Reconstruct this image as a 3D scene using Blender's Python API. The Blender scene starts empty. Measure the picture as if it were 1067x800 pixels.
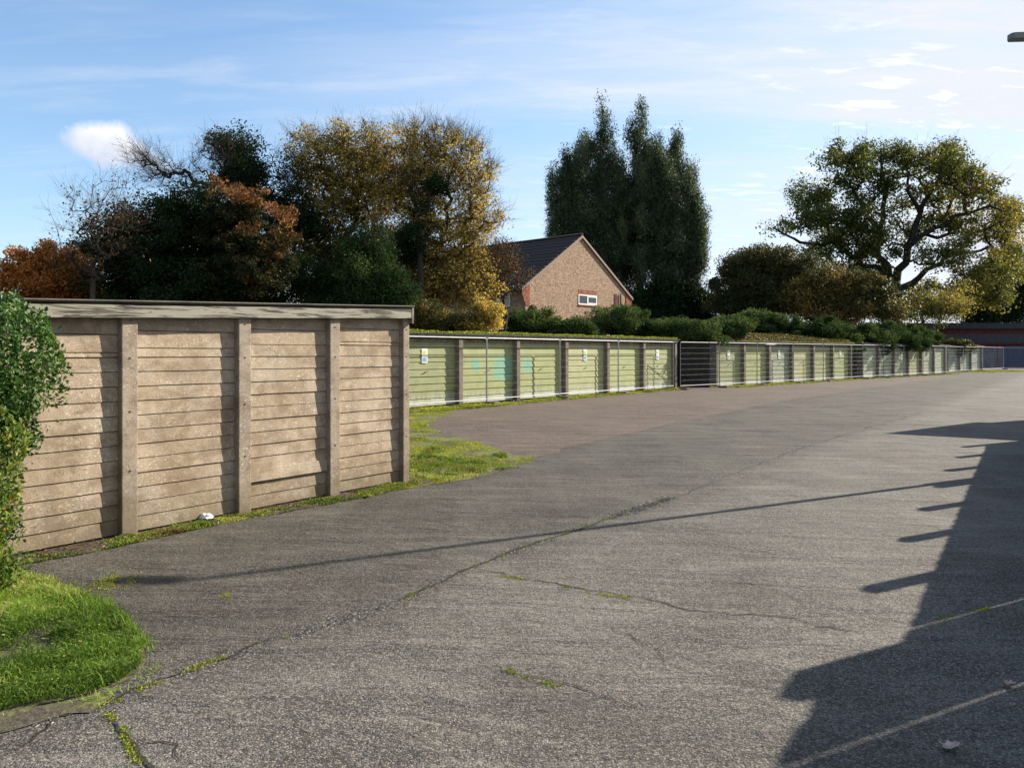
import bpy, math, random
import numpy as np
from mathutils import Vector
random.seed(7)
S = bpy.context.scene
COL = S.collection
H = 1.55                      # eye height
F, CX, HY = 800.0, 533.5, 367.0

def P(px, py, Z):             # photo bearing + real distance -> world point
    return ((px-CX)/F*Z, Z, H+(HY-py)/F*Z)
def G(px, py):                # bearing of a point lying on the ground
    Z = F*H/(py-HY)
    return ((px-CX)/F*Z, Z)

# ------------------------------------------------------------------ helpers
def tag(o, label=None, cat=None, group=None, kind=None):
    if label: o['label'] = label
    if cat: o['category'] = cat
    if group: o['group'] = group
    if kind: o['kind'] = kind
    return o
def thing(name, label, cat, loc=(0,0,0), rz=0.0, group=None):
    o = bpy.data.objects.new(name, None); COL.objects.link(o)
    o.empty_display_size = .2
    o.location = loc; o.rotation_euler = (0,0,rz)
    return tag(o, label, cat, group)
def copy_tree(o, parent=None):
    c = o.copy(); COL.objects.link(c); c.parent = parent
    for ch in list(o.children): copy_tree(ch, c)
    return c
def npmesh(name, V, Fc, mat, parent=None, off=(0,0,0), attr=None, smooth=False):
    """V (n,3); Fc (m,k) all faces same k, or list of arrays"""
    me = bpy.data.meshes.new(name)
    V = np.asarray(V, dtype=np.float32) - np.asarray(off, dtype=np.float32)
    if not isinstance(Fc, list): Fc = [Fc]
    Fc = [np.asarray(f, dtype=np.int32) for f in Fc if len(f)]
    nl = sum(f.size for f in Fc); nf = sum(len(f) for f in Fc)
    me.vertices.add(len(V)); me.vertices.foreach_set('co', V.ravel())
    me.loops.add(nl); me.polygons.add(nf)
    me.loops.foreach_set('vertex_index', np.concatenate([f.ravel() for f in Fc]))
    tot = np.concatenate([np.full(len(f), f.shape[1], dtype=np.int32) for f in Fc])
    st = np.concatenate([[0], np.cumsum(tot)[:-1]]).astype(np.int32)
    me.polygons.foreach_set('loop_start', st)
    me.polygons.foreach_set('loop_total', tot)
    if smooth: me.polygons.foreach_set('use_smooth', np.ones(nf, dtype=bool))
    me.update(calc_edges=True); 
    if attr is not None:
        a = me.attributes.new('tint', 'FLOAT', 'FACE')
        a.data.foreach_set('value', np.asarray(attr, dtype=np.float32))
    me.materials.append(mat)
    o = bpy.data.objects.new(name, me); COL.objects.link(o)
    if parent: o.parent = parent
    return o

class MB:
    def __init__(s): s.v=[]; s.f=[]
    def box(s, x0,x1,y0,y1,z0,z1, jit=0):
        b=len(s.v)
        for z in (z0,z1):
            for x,y in ((x0,y0),(x1,y0),(x1,y1),(x0,y1)):
                s.v.append((x+random.uniform(-jit,jit),y+random.uniform(-jit,jit),z+random.uniform(-jit,jit)))
        s.f += [(b,b+3,b+2,b+1),(b+4,b+5,b+6,b+7),(b,b+1,b+5,b+4),(b+1,b+2,b+6,b+5),(b+2,b+3,b+7,b+6),(b+3,b,b+4,b+7)]
        return s
    def tube(s, p, q, r0, r1=None, n=8):
        r1 = r0 if r1 is None else r1
        p=Vector(p); q=Vector(q); d=(q-p).normalized()
        a = d.cross(Vector((0,0,1))) if abs(d.z)<.9 else d.cross(Vector((1,0,0)))
        a.normalize(); c=d.cross(a); b=len(s.v)
        for c0,r in ((p,r0),(q,r1)):
            for i in range(n):
                t=2*math.pi*i/n; s.v.append(tuple(c0+a*math.cos(t)*r+c*math.sin(t)*r))
        for i in range(n):
            j=(i+1)%n; s.f.append((b+i,b+j,b+n+j,b+n+i))
        s.f.append(tuple(b+i for i in range(n))[::-1]); s.f.append(tuple(b+n+i for i in range(n)))
        return s
    def poly(s, pts):
        b=len(s.v); s.v += [tuple(p) for p in pts]; s.f.append(tuple(range(b,b+len(pts)))); return s
    def prism(s, pts, h):      # pts list of (x,y,z) extruded by vector h
        b=len(s.v); n=len(pts); h=Vector(h)
        s.v += [tuple(p) for p in pts]+[tuple(Vector(p)+h) for p in pts]
        s.f.append(tuple(range(b,b+n))[::-1]); s.f.append(tuple(range(b+n,b+2*n)))
        for i in range(n):
            j=(i+1)%n; s.f.append((b+i,b+j,b+n+j,b+n+i))
        return s
    def build(s, name, mat, parent=None, bevel=0, smooth=False, off=(0,0,0)):
        me=bpy.data.meshes.new(name)
        o_=off
        me.from_pydata([(v[0]-o_[0],v[1]-o_[1],v[2]-o_[2]) for v in s.v],[],s.f); me.update()
        import bmesh
        bm=bmesh.new(); bm.from_mesh(me); bmesh.ops.recalc_face_normals(bm, faces=bm.faces)
        if bevel: bmesh.ops.bevel(bm, geom=list(bm.edges), offset=bevel, segments=2, affect='EDGES', profile=.6)
        bm.to_mesh(me); bm.free()
        if smooth:
            for p in me.polygons: p.use_smooth=True
        me.materials.append(mat)
        o=bpy.data.objects.new(name, me); COL.objects.link(o)
        if parent: o.parent=parent
        return o

# ------------------------------------------------------------------ materials
class N:
    def __init__(s, name):
        s.m=bpy.data.materials.new(name); s.m.use_nodes=True; s.t=s.m.node_tree
        s.t.nodes.clear(); s.out=s.t.nodes.new('ShaderNodeOutputMaterial')
    def n(s, typ, **kw):
        nd=s.t.nodes.new('ShaderNode'+typ)
        for k,v in kw.items():
            if k in nd.inputs.keys(): 
                s.set(nd,k,v)
            else: setattr(nd,k,v)
        return nd
    def set(s, nd, k, v):
        i = nd.inputs[k]
        if isinstance(v, bpy.types.NodeSocket): s.t.links.new(v, i)
        else: i.default_value = v
    def coord(s, scale=(1,1,1), kind='Object', rot=(0,0,0), loc=(0,0,0)):
        c=s.n('TexCoord'); m=s.n('Mapping'); s.t.links.new(c.outputs[kind], m.inputs[0])
        m.inputs['Scale'].default_value=scale; m.inputs['Rotation'].default_value=rot; m.inputs['Location'].default_value=loc
        return m.outputs[0]
    def noise(s, vec, scale, detail=4, rough=.55, dist=0):
        nd=s.n('TexNoise'); s.t.links.new(vec, nd.inputs['Vector'])
        nd.inputs['Scale'].default_value=scale; nd.inputs['Detail'].default_value=detail
        nd.inputs['Roughness'].default_value=rough; nd.inputs['Distortion'].default_value=dist
        return nd.outputs['Fac']
    def vor(s, vec, scale, out='Distance', feature='F1'):
        nd=s.n('TexVoronoi', feature=feature); s.t.links.new(vec, nd.inputs['Vector'])
        nd.inputs['Scale'].default_value=scale
        return nd.outputs[out]
    def ramp(s, fac, stops, interp='LINEAR'):
        nd=s.n('ValToRGB'); s.t.links.new(fac, nd.inputs[0]); r=nd.color_ramp; r.interpolation=interp
        while len(r.elements)<len(stops): r.elements.new(.5)
        for e,(p,c) in zip(r.elements, stops):
            e.position=p; e.color=(c if isinstance(c,tuple) else (c,c,c))+(1,)
        return nd.outputs[0]
    def mix(s, fac, a, b, blend='MIX'):
        nd=s.n('Mix', data_type='RGBA', blend_type=blend)
        for i,v in ((0,fac),(6,a),(7,b)):
            if isinstance(v, bpy.types.NodeSocket): s.t.links.new(v, nd.inputs[i])
            else: nd.inputs[i].default_value = v if i==0 else tuple(v)+(1,)
        return nd.outputs[2]
    def math(s, op, a, b=0, c=None, clamp=False):
        nd=s.n('Math', operation=op, use_clamp=clamp)
        for i,v in enumerate((a,b) if c is None else (a,b,c)):
            if isinstance(v, bpy.types.NodeSocket): s.t.links.new(v, nd.inputs[i])
            else: nd.inputs[i].default_value=v
        return nd.outputs[0]
    def bump(s, h, strength=.3, dist=.01, normal=None):
        nd=s.n('Bump'); s.t.links.new(h, nd.inputs['Height'])
        nd.inputs['Strength'].default_value=strength; nd.inputs['Distance'].default_value=dist
        if normal: s.t.links.new(normal, nd.inputs['Normal'])
        return nd.outputs[0]
    def done(s, color, rough=.85, normal=None, spec=.3, metal=0):
        b=s.n('BsdfPrincipled')
        for k,v in (('Base Color',color),('Roughness',rough),('Metallic',metal),('Specular IOR Level',spec)):
            if isinstance(v, bpy.types.NodeSocket): s.t.links.new(v,b.inputs[k])
            else: b.inputs[k].default_value = tuple(v)+(1,) if k=='Base Color' else v
        if normal: s.t.links.new(normal,b.inputs['Normal'])
        s.t.links.new(b.outputs[0], s.out.inputs[0]); s.b=b
        return s.m

def leaf_mat(name, stops, trans=.35, rough=.5, tcol=1.25, spec=.12):
    k=N(name); a=k.n('Attribute', attribute_name='tint')
    col=k.ramp(a.outputs['Fac'], stops)
    b=k.n('BsdfPrincipled'); k.t.links.new(col,b.inputs['Base Color']); b.inputs['Roughness'].default_value=rough
    b.inputs['Specular IOR Level'].default_value=spec
    t=k.n('BsdfTranslucent'); c2=k.mix(1.0,col,(tcol,tcol,tcol*.6),'MULTIPLY'); k.t.links.new(c2,t.inputs[0])
    m=k.n('MixShader'); m.inputs[0].default_value=trans
    k.t.links.new(b.outputs[0],m.inputs[1]); k.t.links.new(t.outputs[0],m.inputs[2]); k.t.links.new(m.outputs[0],k.out.inputs[0])
    return k.m

# --- asphalt -------------------------------------------------------
def asphalt(name, dark, light, warm, seam=True, spk=.9, stones=(.34,.31,.26)):
    k=N(name); v=k.coord()
    big=k.noise(v,.35,5,.6); mid=k.noise(v,2.2,5,.65); fine=k.noise(v,42,3,.7)
    base=k.mix(k.ramp(big,[(.35,0.0),(.65,1.0)]), dark, light)
    base=k.mix(k.ramp(mid,[(.42,0.0),(.72,.5)]), base, warm)
    if seam:
        # older, darker carriageway strip to the left of the laying joint
        sp=k.n('SeparateXYZ'); k.t.links.new(v,sp.inputs[0])
        d=k.math('SUBTRACT', k.math('MULTIPLY',sp.outputs[0],.80), k.math('MULTIPLY',sp.outputs[1],.6))
        d=k.math('ADD', d, 3.50)
        d=k.math('ADD', d, k.math('MULTIPLY', k.math('SUBTRACT',mid,.5), .35))
        msk=k.ramp(k.math('ADD',k.math('MULTIPLY',d,1.3),.5,clamp=True),[(0,1.0),(1,0.0)])
        base=k.mix(k.math('MULTIPLY',msk,.4), base, (.032,.031,.029))
        # long weathered streaks running with the traffic
        st=k.noise(k.coord((.9,.12,1),rot=(0,0,.0)),2.0,4,.6)
        v2=k.coord((1.6,.10,1),rot=(0,0,math.radians(36.5)))
        st=k.noise(v2,1.2,4,.6)
        base=k.mix(k.ramp(st,[(.45,0.0),(.7,.35)]), base, tuple(min(1,c*1.5) for c in light))
    base=k.mix(k.ramp(k.noise(v,14,4,.7),[(.35,.35),(.6,0.0)]),base,tuple(c*.45 for c in dark))
    base=k.mix(k.ramp(k.noise(k.coord(loc=(7,3,0)),.9,6,.7),[(.5,0.0),(.68,.45)]),base,tuple(c*.62 for c in dark))
    sp2=k.noise(k.coord((.25,1,1),rot=(0,0,math.radians(-8))),3.2,5,.7)
    base=k.mix(k.ramp(sp2,[(.48,0.0),(.64,.55)]),base,tuple(min(1,c*1.45) for c in light))
    base=k.mix(k.ramp(k.noise(v,30,3,.8),[(.4,.5),(.55,0.0)]),base,tuple(c*.35 for c in dark))
    ag=k.vor(v,120,'Color'); agd=k.vor(v,120,'Distance')
    sepc=k.n('SeparateColor'); k.t.links.new(ag,sepc.inputs[0])
    ston=k.ramp(sepc.outputs[0],[(.55,0.0),(.95,spk)])
    gap=k.ramp(agd,[(.35,0.0),(.75,1.0)])
    c=k.mix(ston, base, stones)
    c=k.mix(k.math('MULTIPLY',gap,.55), c, (.012,.012,.012))
    c=k.mix(k.ramp(fine,[(.3,.30),(.6,0.0)]), c, (.02,.019,.017))
    if seam:
        old=k.ramp(k.noise(k.coord(loc=(2,8,0)),.7,5,.65),[(.3,.95),(.7,.45)])
        c=k.mix(k.math('MULTIPLY',msk,old), c, (.60,.59,.56), 'MULTIPLY')
        pat=k.ramp(k.noise(k.coord(loc=(5,1,0)),.55,6,.7,.4),[(.50,0.0),(.62,.6)])
        c=k.mix(pat, c, (.68,.67,.66), 'MULTIPLY')
        oil=k.ramp(k.vor(k.coord((1,1,1),loc=(3.3,1.7,0)),.55),[(.06,.55),(.13,0.0)])
        c=k.mix(k.math('MULTIPLY',oil,k.noise(v,9,4,.7)), c, (.35,.35,.36), 'MULTIPLY')
    # sparse hairline moss
    ms=k.noise(v,1.3,6,.7); ms2=k.noise(v,30,2)
    mm=k.math('MULTIPLY',k.ramp(ms,[(.66,0.0),(.74,.5)]),k.ramp(ms2,[(.45,0.0),(.6,1.0)]))
    c=k.mix(mm,c,(.09,.11,.025))
    h=k.math('ADD',k.math('MULTIPLY',agd,-.8),k.math('MULTIPLY',fine,1.3))
    h=k.math('ADD',h,k.math('MULTIPLY',sepc.outputs[1],.5))
    nm=k.bump(h,.8,.006)
    nm=k.bump(k.noise(v,5,4,.6),.5,.03,nm)
    nm=k.bump(k.noise(k.coord((.45,1.4,1),rot=(0,0,math.radians(12))),1.6,4,.6,.5),.8,.10,nm)
    return k.done(c,.85,nm,.25)
M={}
M['asphalt']=asphalt('asphalt_worn',(.104,.094,.080),(.200,.182,.156),(.165,.142,.108))
M['forecourt']=asphalt('asphalt_brown',(.105,.074,.056),(.190,.140,.108),(.11,.095,.062),seam=False,stones=(.28,.22,.18))
k=N('earth'); v=k.coord(); 
M['earth']=k.done(k.mix(k.ramp(k.noise(v,.4,5),[(.4,0.0),(.6,1.0)]),(.05,.075,.022),(.075,.065,.03)),.95,k.bump(k.noise(v,9,5),.6,.05))
k=N('soil_litter'); v=k.coord()
M['soil']=k.done(k.ramp(k.noise(v,22,5,.7),[(.3,(.020,.015,.010)),(.5,(.06,.045,.030)),(.7,(.12,.095,.065))]),.95,k.bump(k.noise(v,30,5),.8,.02))
k=N('mossy_gravel'); v=k.coord()
c=k.ramp(k.noise(v,30,5,.75),[(.3,(.028,.024,.018)),(.5,(.07,.058,.040)),(.7,(.14,.12,.09))])
c=k.mix(k.math('MULTIPLY',k.ramp(k.noise(v,1.8,6,.7),[(.42,0.0),(.56,1.0)]),k.ramp(k.noise(v,24,3,.7),[(.4,.2),(.6,1.0)])),c,(.15,.175,.03))
M['mossy']=k.done(c,.95,k.bump(k.noise(v,35,5),.8,.015))
k=N('crack_dark'); v=k.coord()
M['crack']=k.done(k.ramp(k.noise(v,45,4,.7),[(.35,(.012,.011,.009)),(.55,(.03,.027,.02)),(.7,(.07,.08,.03))]),.95)

# --- concrete ------------------------------------------------------
def concrete(name, a, b, spot, spots=1.0, big=1.0):
    k=N(name); v=k.coord()
    c=k.ramp(k.noise(v,1.6*big,5,.6),[(.3,a),(.7,b)])
    c=k.mix(k.ramp(k.noise(k.coord((1,1,.25)),7,5,.65),[(.45,0.0),(.75,.45)]),c,tuple(x*.55 for x in a))
    sp=k.noise(v,48,3,.75); area=k.noise(v,2.4,4,.6)
    m=k.math('MULTIPLY',k.ramp(sp,[(.57,0.0),(.64,1.0)]),k.ramp(area,[(.38,.10),(.62,1.0)]))
    c=k.mix(k.ramp(k.noise(k.coord(loc=(1,9,4)),3.1,5,.65),[(.5,0.0),(.7,.55)]),c,tuple(x*y for x,y in zip(b,(.80,.88,1.0))))
    c=k.mix(k.math('MULTIPLY',m,.85*spots),c,spot)
    c=k.mix(k.ramp(k.noise(k.coord((1,1,1.6),loc=(6,2,3)),4.2,6,.7),[(.47,0.0),(.60,.55)]),c,(a[0]*.62,a[1]*.60,a[2]*.58))
    sz=k.n('SeparateXYZ'); k.t.links.new(v,sz.inputs[0])
    foot=k.math('ADD',sz.outputs[2],k.math('MULTIPLY',k.math('SUBTRACT',k.noise(v,6,5,.7),.5),.7))
    c=k.mix(k.ramp(foot,[(.02,.6),(.38,0.0)]),c,(.13,.105,.062))
    m2=k.ramp(k.noise(k.coord(loc=(3,5,1)),75,2,.7),[(.6,0.0),(.68,.75)])
    c=k.mix(m2,c,tuple(x*.35 for x in a))
    h=k.math('ADD',k.noise(v,90,4,.7),k.math('MULTIPLY',k.vor(v,130),.6))
    nm=k.bump(h,.5,.004); nm=k.bump(k.noise(v,12,4),.3,.01,nm)
    return k.done(c,.9,nm,.2)
M['panel_concrete']=concrete('concrete_board',(.285,.212,.138),(.45,.372,.275),(.66,.60,.50))
M['post_concrete']=concrete('concrete_post',(.25,.195,.14),(.345,.285,.215),(.52,.47,.39),1.0)
M['pier_concrete']=concrete('concrete_pier',(.15,.125,.10),(.23,.195,.16),(.34,.31,.27),.6)
M['dirty_concrete']=concrete('concrete_dirty',(.14,.125,.11),(.22,.20,.175),(.3,.29,.26),.6)

# painted flaking board
def flaky(name, paint, wood, amount=.5, lich=(.33,.36,.26), stretch=(1,1,1)):
    k=N(name); v=k.coord(stretch)
    f=k.noise(v,9,6,.7,.6); g=k.noise(k.coord((2,2,14)),14,4,.6)
    w=k.ramp(g,[(.3,tuple(x*.45 for x in wood)),(.7,wood)])
    c=k.mix(k.ramp(f,[(amount-.03,0.0),(amount+.04,1.0)]),w,paint)
    c=k.mix(k.ramp(k.noise(v,5,5,.7),[(.55,0.0),(.68,.5)]),c,lich)
    return k.done(c,.75,k.bump(f,.4,.004),.3)
M['fascia']=flaky('flaked_fascia',(.255,.24,.19),(.07,.062,.05),.475,(.19,.21,.13),(.22,.22,3.2))
M['grey_fascia']=flaky('grey_fascia',(.15,.15,.14),(.10,.09,.08),.42)
M['old_timber']=flaky('old_timber',(.22,.19,.15),(.16,.13,.10),.5)
M['white_paint']=flaky('white_paint',(.78,.78,.76),(.5,.48,.45),.2,(.6,.6,.57))
M['verge_paint']=flaky('verge_paint',(.24,.165,.13),(.2,.13,.10),.3,(.25,.2,.17))

def doorpaint(name, col, col2, teal=None):
    k=N(name); v=k.coord(); sp=k.n('SeparateXYZ'); k.t.links.new(v,sp.inputs[0])
    c=k.ramp(k.noise(k.coord((1,1,2.5)),2.2,5,.6),[(.3,col),(.7,col2)])
    if teal:
        for (cx,cz,rx,rz) in teal:
            dx=k.math('DIVIDE',k.math('SUBTRACT',sp.outputs[0],cx),rx); dz=k.math('DIVIDE',k.math('SUBTRACT',sp.outputs[2],cz),rz)
            d=k.math('ADD',k.math('POWER',k.math('ABSOLUTE',dx),4),k.math('POWER',k.math('ABSOLUTE',dz),4))
            d=k.math('ADD',d,k.math('MULTIPLY',k.math('SUBTRACT',k.noise(k.coord((1,1,2)),5,6,.75),.5),4.5))
            c=k.mix(k.ramp(d,[(.1,.62),(1.4,0.0)]),c,(.05,.36,.29))
    # bare whitened boards and green algae at the foot
    low=k.math('ADD',sp.outputs[2],k.math('MULTIPLY',k.math('SUBTRACT',k.noise(k.coord((3,1,1)),3,5),.5),.55))
    c=k.mix(k.ramp(low,[(.20,.8),(.34,0.0)]),c,(.40,.42,.36))
    c=k.mix(k.ramp(k.noise(k.coord((1,1,.3),loc=(2,0,0)),4,5,.65),[(.5,0.0),(.75,.5)]),c,tuple(x*.6 for x in col))
    return k.done(c,.6,k.bump(k.noise(k.coord((.3,1,1)),60,3),.15,.002),.35)
GA,GB=(.220,.255,.088),(.300,.318,.125)
M['door_a']=doorpaint('green_door_paint',GA,GB)
M['door_b']=doorpaint('green_door_paint_faded',(.27,.285,.12),(.35,.35,.17))
M['door_c']=doorpaint('green_door_paint_dull',(.185,.215,.085),(.27,.28,.12))
M['door_d']=doorpaint('pale_door_paint_worn',(.17,.21,.13),(.31,.33,.21))
M['door_teal2']=doorpaint('green_door_teal_patch',GA,GB,[(2.00,1.06,.52,.42),(.72,1.16,.24,.20)])
M['door_teal3']=doorpaint('green_door_teal_spot',GA,GB,[(.55,1.13,.27,.24)])
M['door_pale']=doorpaint('pale_door_paint',(.21,.255,.15),(.29,.33,.20))
M['door_grey']=doorpaint('weathered_door_paint',(.14,.18,.13),(.27,.30,.25))
k=N('navy_paint'); v=k.coord()
M['navy']=k.done(k.ramp(k.noise(v,1.5,4),[(.3,(.018,.035,.085)),(.7,(.028,.052,.115))]),.5,None,.4)
k=N('dark_fascia'); M['darkfascia']=k.done(k.ramp(k.noise(k.coord(),2,4),[(.3,(.022,.026,.036)),(.7,(.035,.040,.05))]),.6)
k=N('gap_shade_wall'); M['gapshade']=k.done(k.ramp(k.noise(k.coord(),3,5),[(.3,(.018,.017,.015)),(.7,(.045,.042,.036))]),.9)  # near-black walls: shade of the gap between blocks put into the colour
k=N('galvanised'); M['galv']=k.done(k.ramp(k.noise(k.coord(),20,4),[(.3,(.20,.205,.205)),(.7,(.30,.30,.29))]),.55,None,.4,.5)
k=N('dark_steel'); M['steel']=k.done(k.ramp(k.noise(k.coord(),15,4),[(.3,(.03,.03,.03)),(.7,(.07,.065,.06))]),.5,None,.5,.3)
k=N('lamp_steel'); M['lamp']=k.done(k.ramp(k.noise(k.coord(),6,4),[(.3,(.10,.10,.10)),(.7,(.15,.15,.145))]),.45,None,.5,.2)
k=N('notice_white'); M['paper']=k.done(k.ramp(k.noise(k.coord(),20,3),[(.3,(.70,.71,.70)),(.7,(.80,.80,.78))]),.6)
k=N('notice_yellow'); M['pyellow']=k.done(k.ramp(k.noise(k.coord(),20,3),[(.3,(.72,.68,.30)),(.7,(.78,.74,.40))]),.6)
k=N('notice_blue'); M['pblue']=k.done(k.ramp(k.noise(k.coord(),20,3),[(.3,(.30,.42,.60)),(.7,(.36,.48,.66))]),.6)
k=N('glass_dark'); M['glass']=k.done((.03,.035,.04),.06,None,.8)
k=N('bark'); v=k.coord((1,1,.3))
M['bark']=k.done(k.ramp(k.noise(v,6,5,.7),[(.3,(.022,.017,.012)),(.7,(.075,.06,.045))]),.95,k.bump(k.noise(v,14,4),.8,.03))
k=N('dark_bark'); v=k.coord((1,1,.3))
M['dark_bark']=k.done(k.ramp(k.noise(v,4,5,.7),[(.3,(.014,.012,.009)),(.7,(.045,.037,.028))]),.95)
k=N('pale_bark'); v=k.coord((1,1,.2))
M['pale_bark']=k.done(k.ramp(k.noise(v,2,5,.7),[(.3,(.10,.085,.065)),(.7,(.24,.21,.17))]),.9)
# bricks (UV free: object coords, walls lie in local xz or yz planes)
def brick(name, c1, c2, mortar, swap=False, sc=1.0):
    k=N(name); v=k.coord(); s=k.n('SeparateXYZ'); k.t.links.new(v,s.inputs[0]); c=k.n('CombineXYZ')
    k.t.links.new(k.math('ADD',s.outputs[0],s.outputs[1]),c.inputs[0])
    k.t.links.new(s.outputs[2],c.inputs[1])
    b=k.n('TexBrick'); k.t.links.new(c.outputs[0],b.inputs['Vector'])
    b.inputs['Color1'].default_value=c1+(1,); b.inputs['Color2'].default_value=c2+(1,); b.inputs['Mortar'].default_value=mortar+(1,)
    b.inputs['Scale'].default_value=1; b.inputs['Mortar Size'].default_value=.006*sc; b.inputs['Bias'].default_value=-.1
    b.inputs['Brick Width'].default_value=.225*sc; b.inputs['Row Height'].default_value=.075*sc
    vv=k.mix(k.ramp(k.noise(v,1.2,4),[(.35,0.0),(.7,.35)]),b.outputs['Color'],tuple(x*.6 for x in c1))
    vv=k.mix(k.ramp(k.noise(k.coord((1,1,2.2),loc=(9,1,2)),3.2,4,.85),[(.44,.75),(.56,0.0)]),vv,tuple(x*.40 for x in c1))
    vv=k.mix(k.ramp(k.noise(k.coord((1,1,2.5),loc=(4,1,2)),5.5,2,.9),[(.50,0.0),(.60,.55)]),vv,tuple(x*.45 for x in c1))
    vv=k.mix(k.ramp(k.noise(k.coord((1,1,2.5)),7,3,.8),[(.50,0.0),(.62,.75)]),vv,tuple(min(1,x*1.55) for x in c1))
    return k.done(vv,.9,k.bump(b.outputs['Fac'],-.3,.005))
M['buff']=brick('buff_brick',(.36,.245,.155),(.24,.14,.09),(.33,.29,.23))
M['redbrick']=brick('red_brick',(.28,.085,.045),(.20,.06,.035),(.25,.2,.16))
M['dkbrick']=brick('dark_red_brick',(.17,.045,.034),(.11,.033,.026),(.10,.085,.075))
k=N('roof_tile'); v=k.coord(); w=k.n('TexWave',wave_type='BANDS',bands_direction='Z'); k.t.links.new(v,w.inputs['Vector']); w.inputs['Scale'].default_value=2.0
w.inputs['Distortion'].default_value=.3
M['tile']=k.done(k.mix(w.outputs['Fac'],(.022,.018,.016),(.050,.040,.034)),.95,k.bump(w.outputs['Fac'],.8,.04))
k=N('litter_roof'); v=k.coord()
M['litter']=k.done(k.ramp(k.noise(v,7,6,.7),[(.3,(.035,.03,.015)),(.48,(.10,.075,.04)),(.6,(.13,.12,.045)),(.75,(.07,.09,.02))]),.95,k.bump(k.noise(v,14,5),1,.06))
k=N('roof_sheet'); v=k.coord()
M['sheet']=k.done(k.ramp(k.noise(v,3,6,.7),[(.3,(.05,.048,.04)),(.55,(.11,.10,.085)),(.7,(.09,.10,.04))]),.95,k.bump(k.noise(v,10,5),.6,.02))
k=N('moss_roof'); v=k.coord()
M['mossbase']=k.done(k.ramp(k.noise(v,10,6,.7),[(.3,(.09,.085,.02)),(.5,(.26,.27,.035)),(.7,(.36,.36,.05))]),1.0,k.bump(k.noise(v,25,5),1,.04))
# leaves
L={}
g=leaf_mat
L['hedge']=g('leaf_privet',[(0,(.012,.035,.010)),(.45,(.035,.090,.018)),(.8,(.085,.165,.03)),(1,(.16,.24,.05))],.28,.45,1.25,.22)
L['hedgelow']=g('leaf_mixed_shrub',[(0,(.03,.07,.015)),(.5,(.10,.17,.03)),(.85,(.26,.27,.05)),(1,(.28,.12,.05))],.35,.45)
L['grass']=g('blade_grass',[(0,(.06,.11,.018)),(.5,(.17,.28,.035)),(.85,(.30,.40,.07)),(1,(.45,.38,.18))],.35,.5)
L['moss']=g('leaf_moss',[(0,(.10,.11,.02)),(.5,(.24,.29,.035)),(1,(.42,.42,.06))],.25,.7)
L['weed']=g('leaf_weed',[(0,(.05,.07,.015)),(.5,(.12,.19,.03)),(.85,(.22,.27,.05)),(1,(.14,.09,.04))],.3,.5)
L['dark']=g('leaf_dark_evergreen',[(0,(.008,.018,.007)),(.6,(.020,.038,.014)),(1,(.036,.056,.020))],.14,.7,1.25,.04)
L['green']=g('leaf_shrub_green',[(0,(.014,.030,.012)),(.5,(.040,.075,.022)),(1,(.12,.16,.05))],.25,.75,1.25,.03)
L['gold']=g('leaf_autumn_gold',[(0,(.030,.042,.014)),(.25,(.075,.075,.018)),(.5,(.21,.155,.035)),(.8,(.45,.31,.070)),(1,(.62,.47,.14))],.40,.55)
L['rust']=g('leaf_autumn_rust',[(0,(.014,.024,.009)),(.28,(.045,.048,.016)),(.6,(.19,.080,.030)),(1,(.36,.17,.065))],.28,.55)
L['orange']=g('leaf_orange_beech',[(0,(.18,.065,.02)),(.5,(.44,.17,.04)),(1,(.62,.26,.07))],.42,.55)
L['euc']=g('leaf_eucalyptus',[(0,(.014,.026,.013)),(.5,(.034,.062,.030)),(1,(.12,.16,.07))],.25,.55)
L['oak']=g('leaf_oak',[(0,(.026,.042,.011)),(.45,(.068,.092,.022)),(.75,(.14,.145,.035)),(1,(.32,.24,.06))],.42,.55)
L['olive']=g('leaf_olive_bush',[(0,(.020,.032,.012)),(.5,(.055,.065,.022)),(.8,(.16,.11,.035)),(1,(.30,.20,.05))],.28,.5)
L['dry']=g('leaf_dry',[(0,(.07,.04,.025)),(.5,(.20,.13,.08)),(1,(.42,.32,.22))],.2,.7)

# ------------------------------------------------------------------ vegetation
def rnd_unit(r, n):
    d=r.normal(size=(n,3)); return d/np.linalg.norm(d,axis=1,keepdims=True)
def leaf_geo(r, C, size, asp=.55, updir=.0, fold=.25):
    """rhombic folded leaves: two triangles' worth of one bent quad each"""
    n=len(C); d=rnd_unit(r,n); d[:,2]+=updir; d/=np.linalg.norm(d,axis=1,keepdims=True)
    e=rnd_unit(r,n); s=np.cross(d,e); s/=np.linalg.norm(s,axis=1,keepdims=True)+1e-9
    u=np.cross(s,d); sz=(size*r.uniform(.65,1.35,n))[:,None]
    V=np.stack([C-d*sz*.5, C+s*sz*asp*.5+u*sz*fold*.3, C+d*sz*.5, C-s*sz*asp*.5+u*sz*fold*.3],1).reshape(-1,3)
    Fq=np.arange(4*n).reshape(-1,4)
    return V,Fq
def tubes(A,B,ra,rb,n=5):
    d=B-A; L_=np.linalg.norm(d,axis=1,keepdims=True)+1e-9; d=d/L_
    up=np.tile([0,0,1.0],(len(A),1)); up[np.abs(d[:,2])>.9]=[1,0,0]
    a=np.cross(d,up); a/=np.linalg.norm(a,axis=1,keepdims=True); c=np.cross(d,a)
    m=len(A); V=np.zeros((m,2*n,3))
    for i in range(n):
        t=2*math.pi*i/n; o=a*math.cos(t)+c*math.sin(t)
        V[:,i]=A+o*ra[:,None]; V[:,n+i]=B+o*rb[:,None]
    base=(np.arange(m)*2*n)[:,None]
    Fq=np.concatenate([base+np.array([[i,(i+1)%n,n+(i+1)%n,n+i]]) for i in range(n)],0)
    return V.reshape(-1,3),Fq

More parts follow.
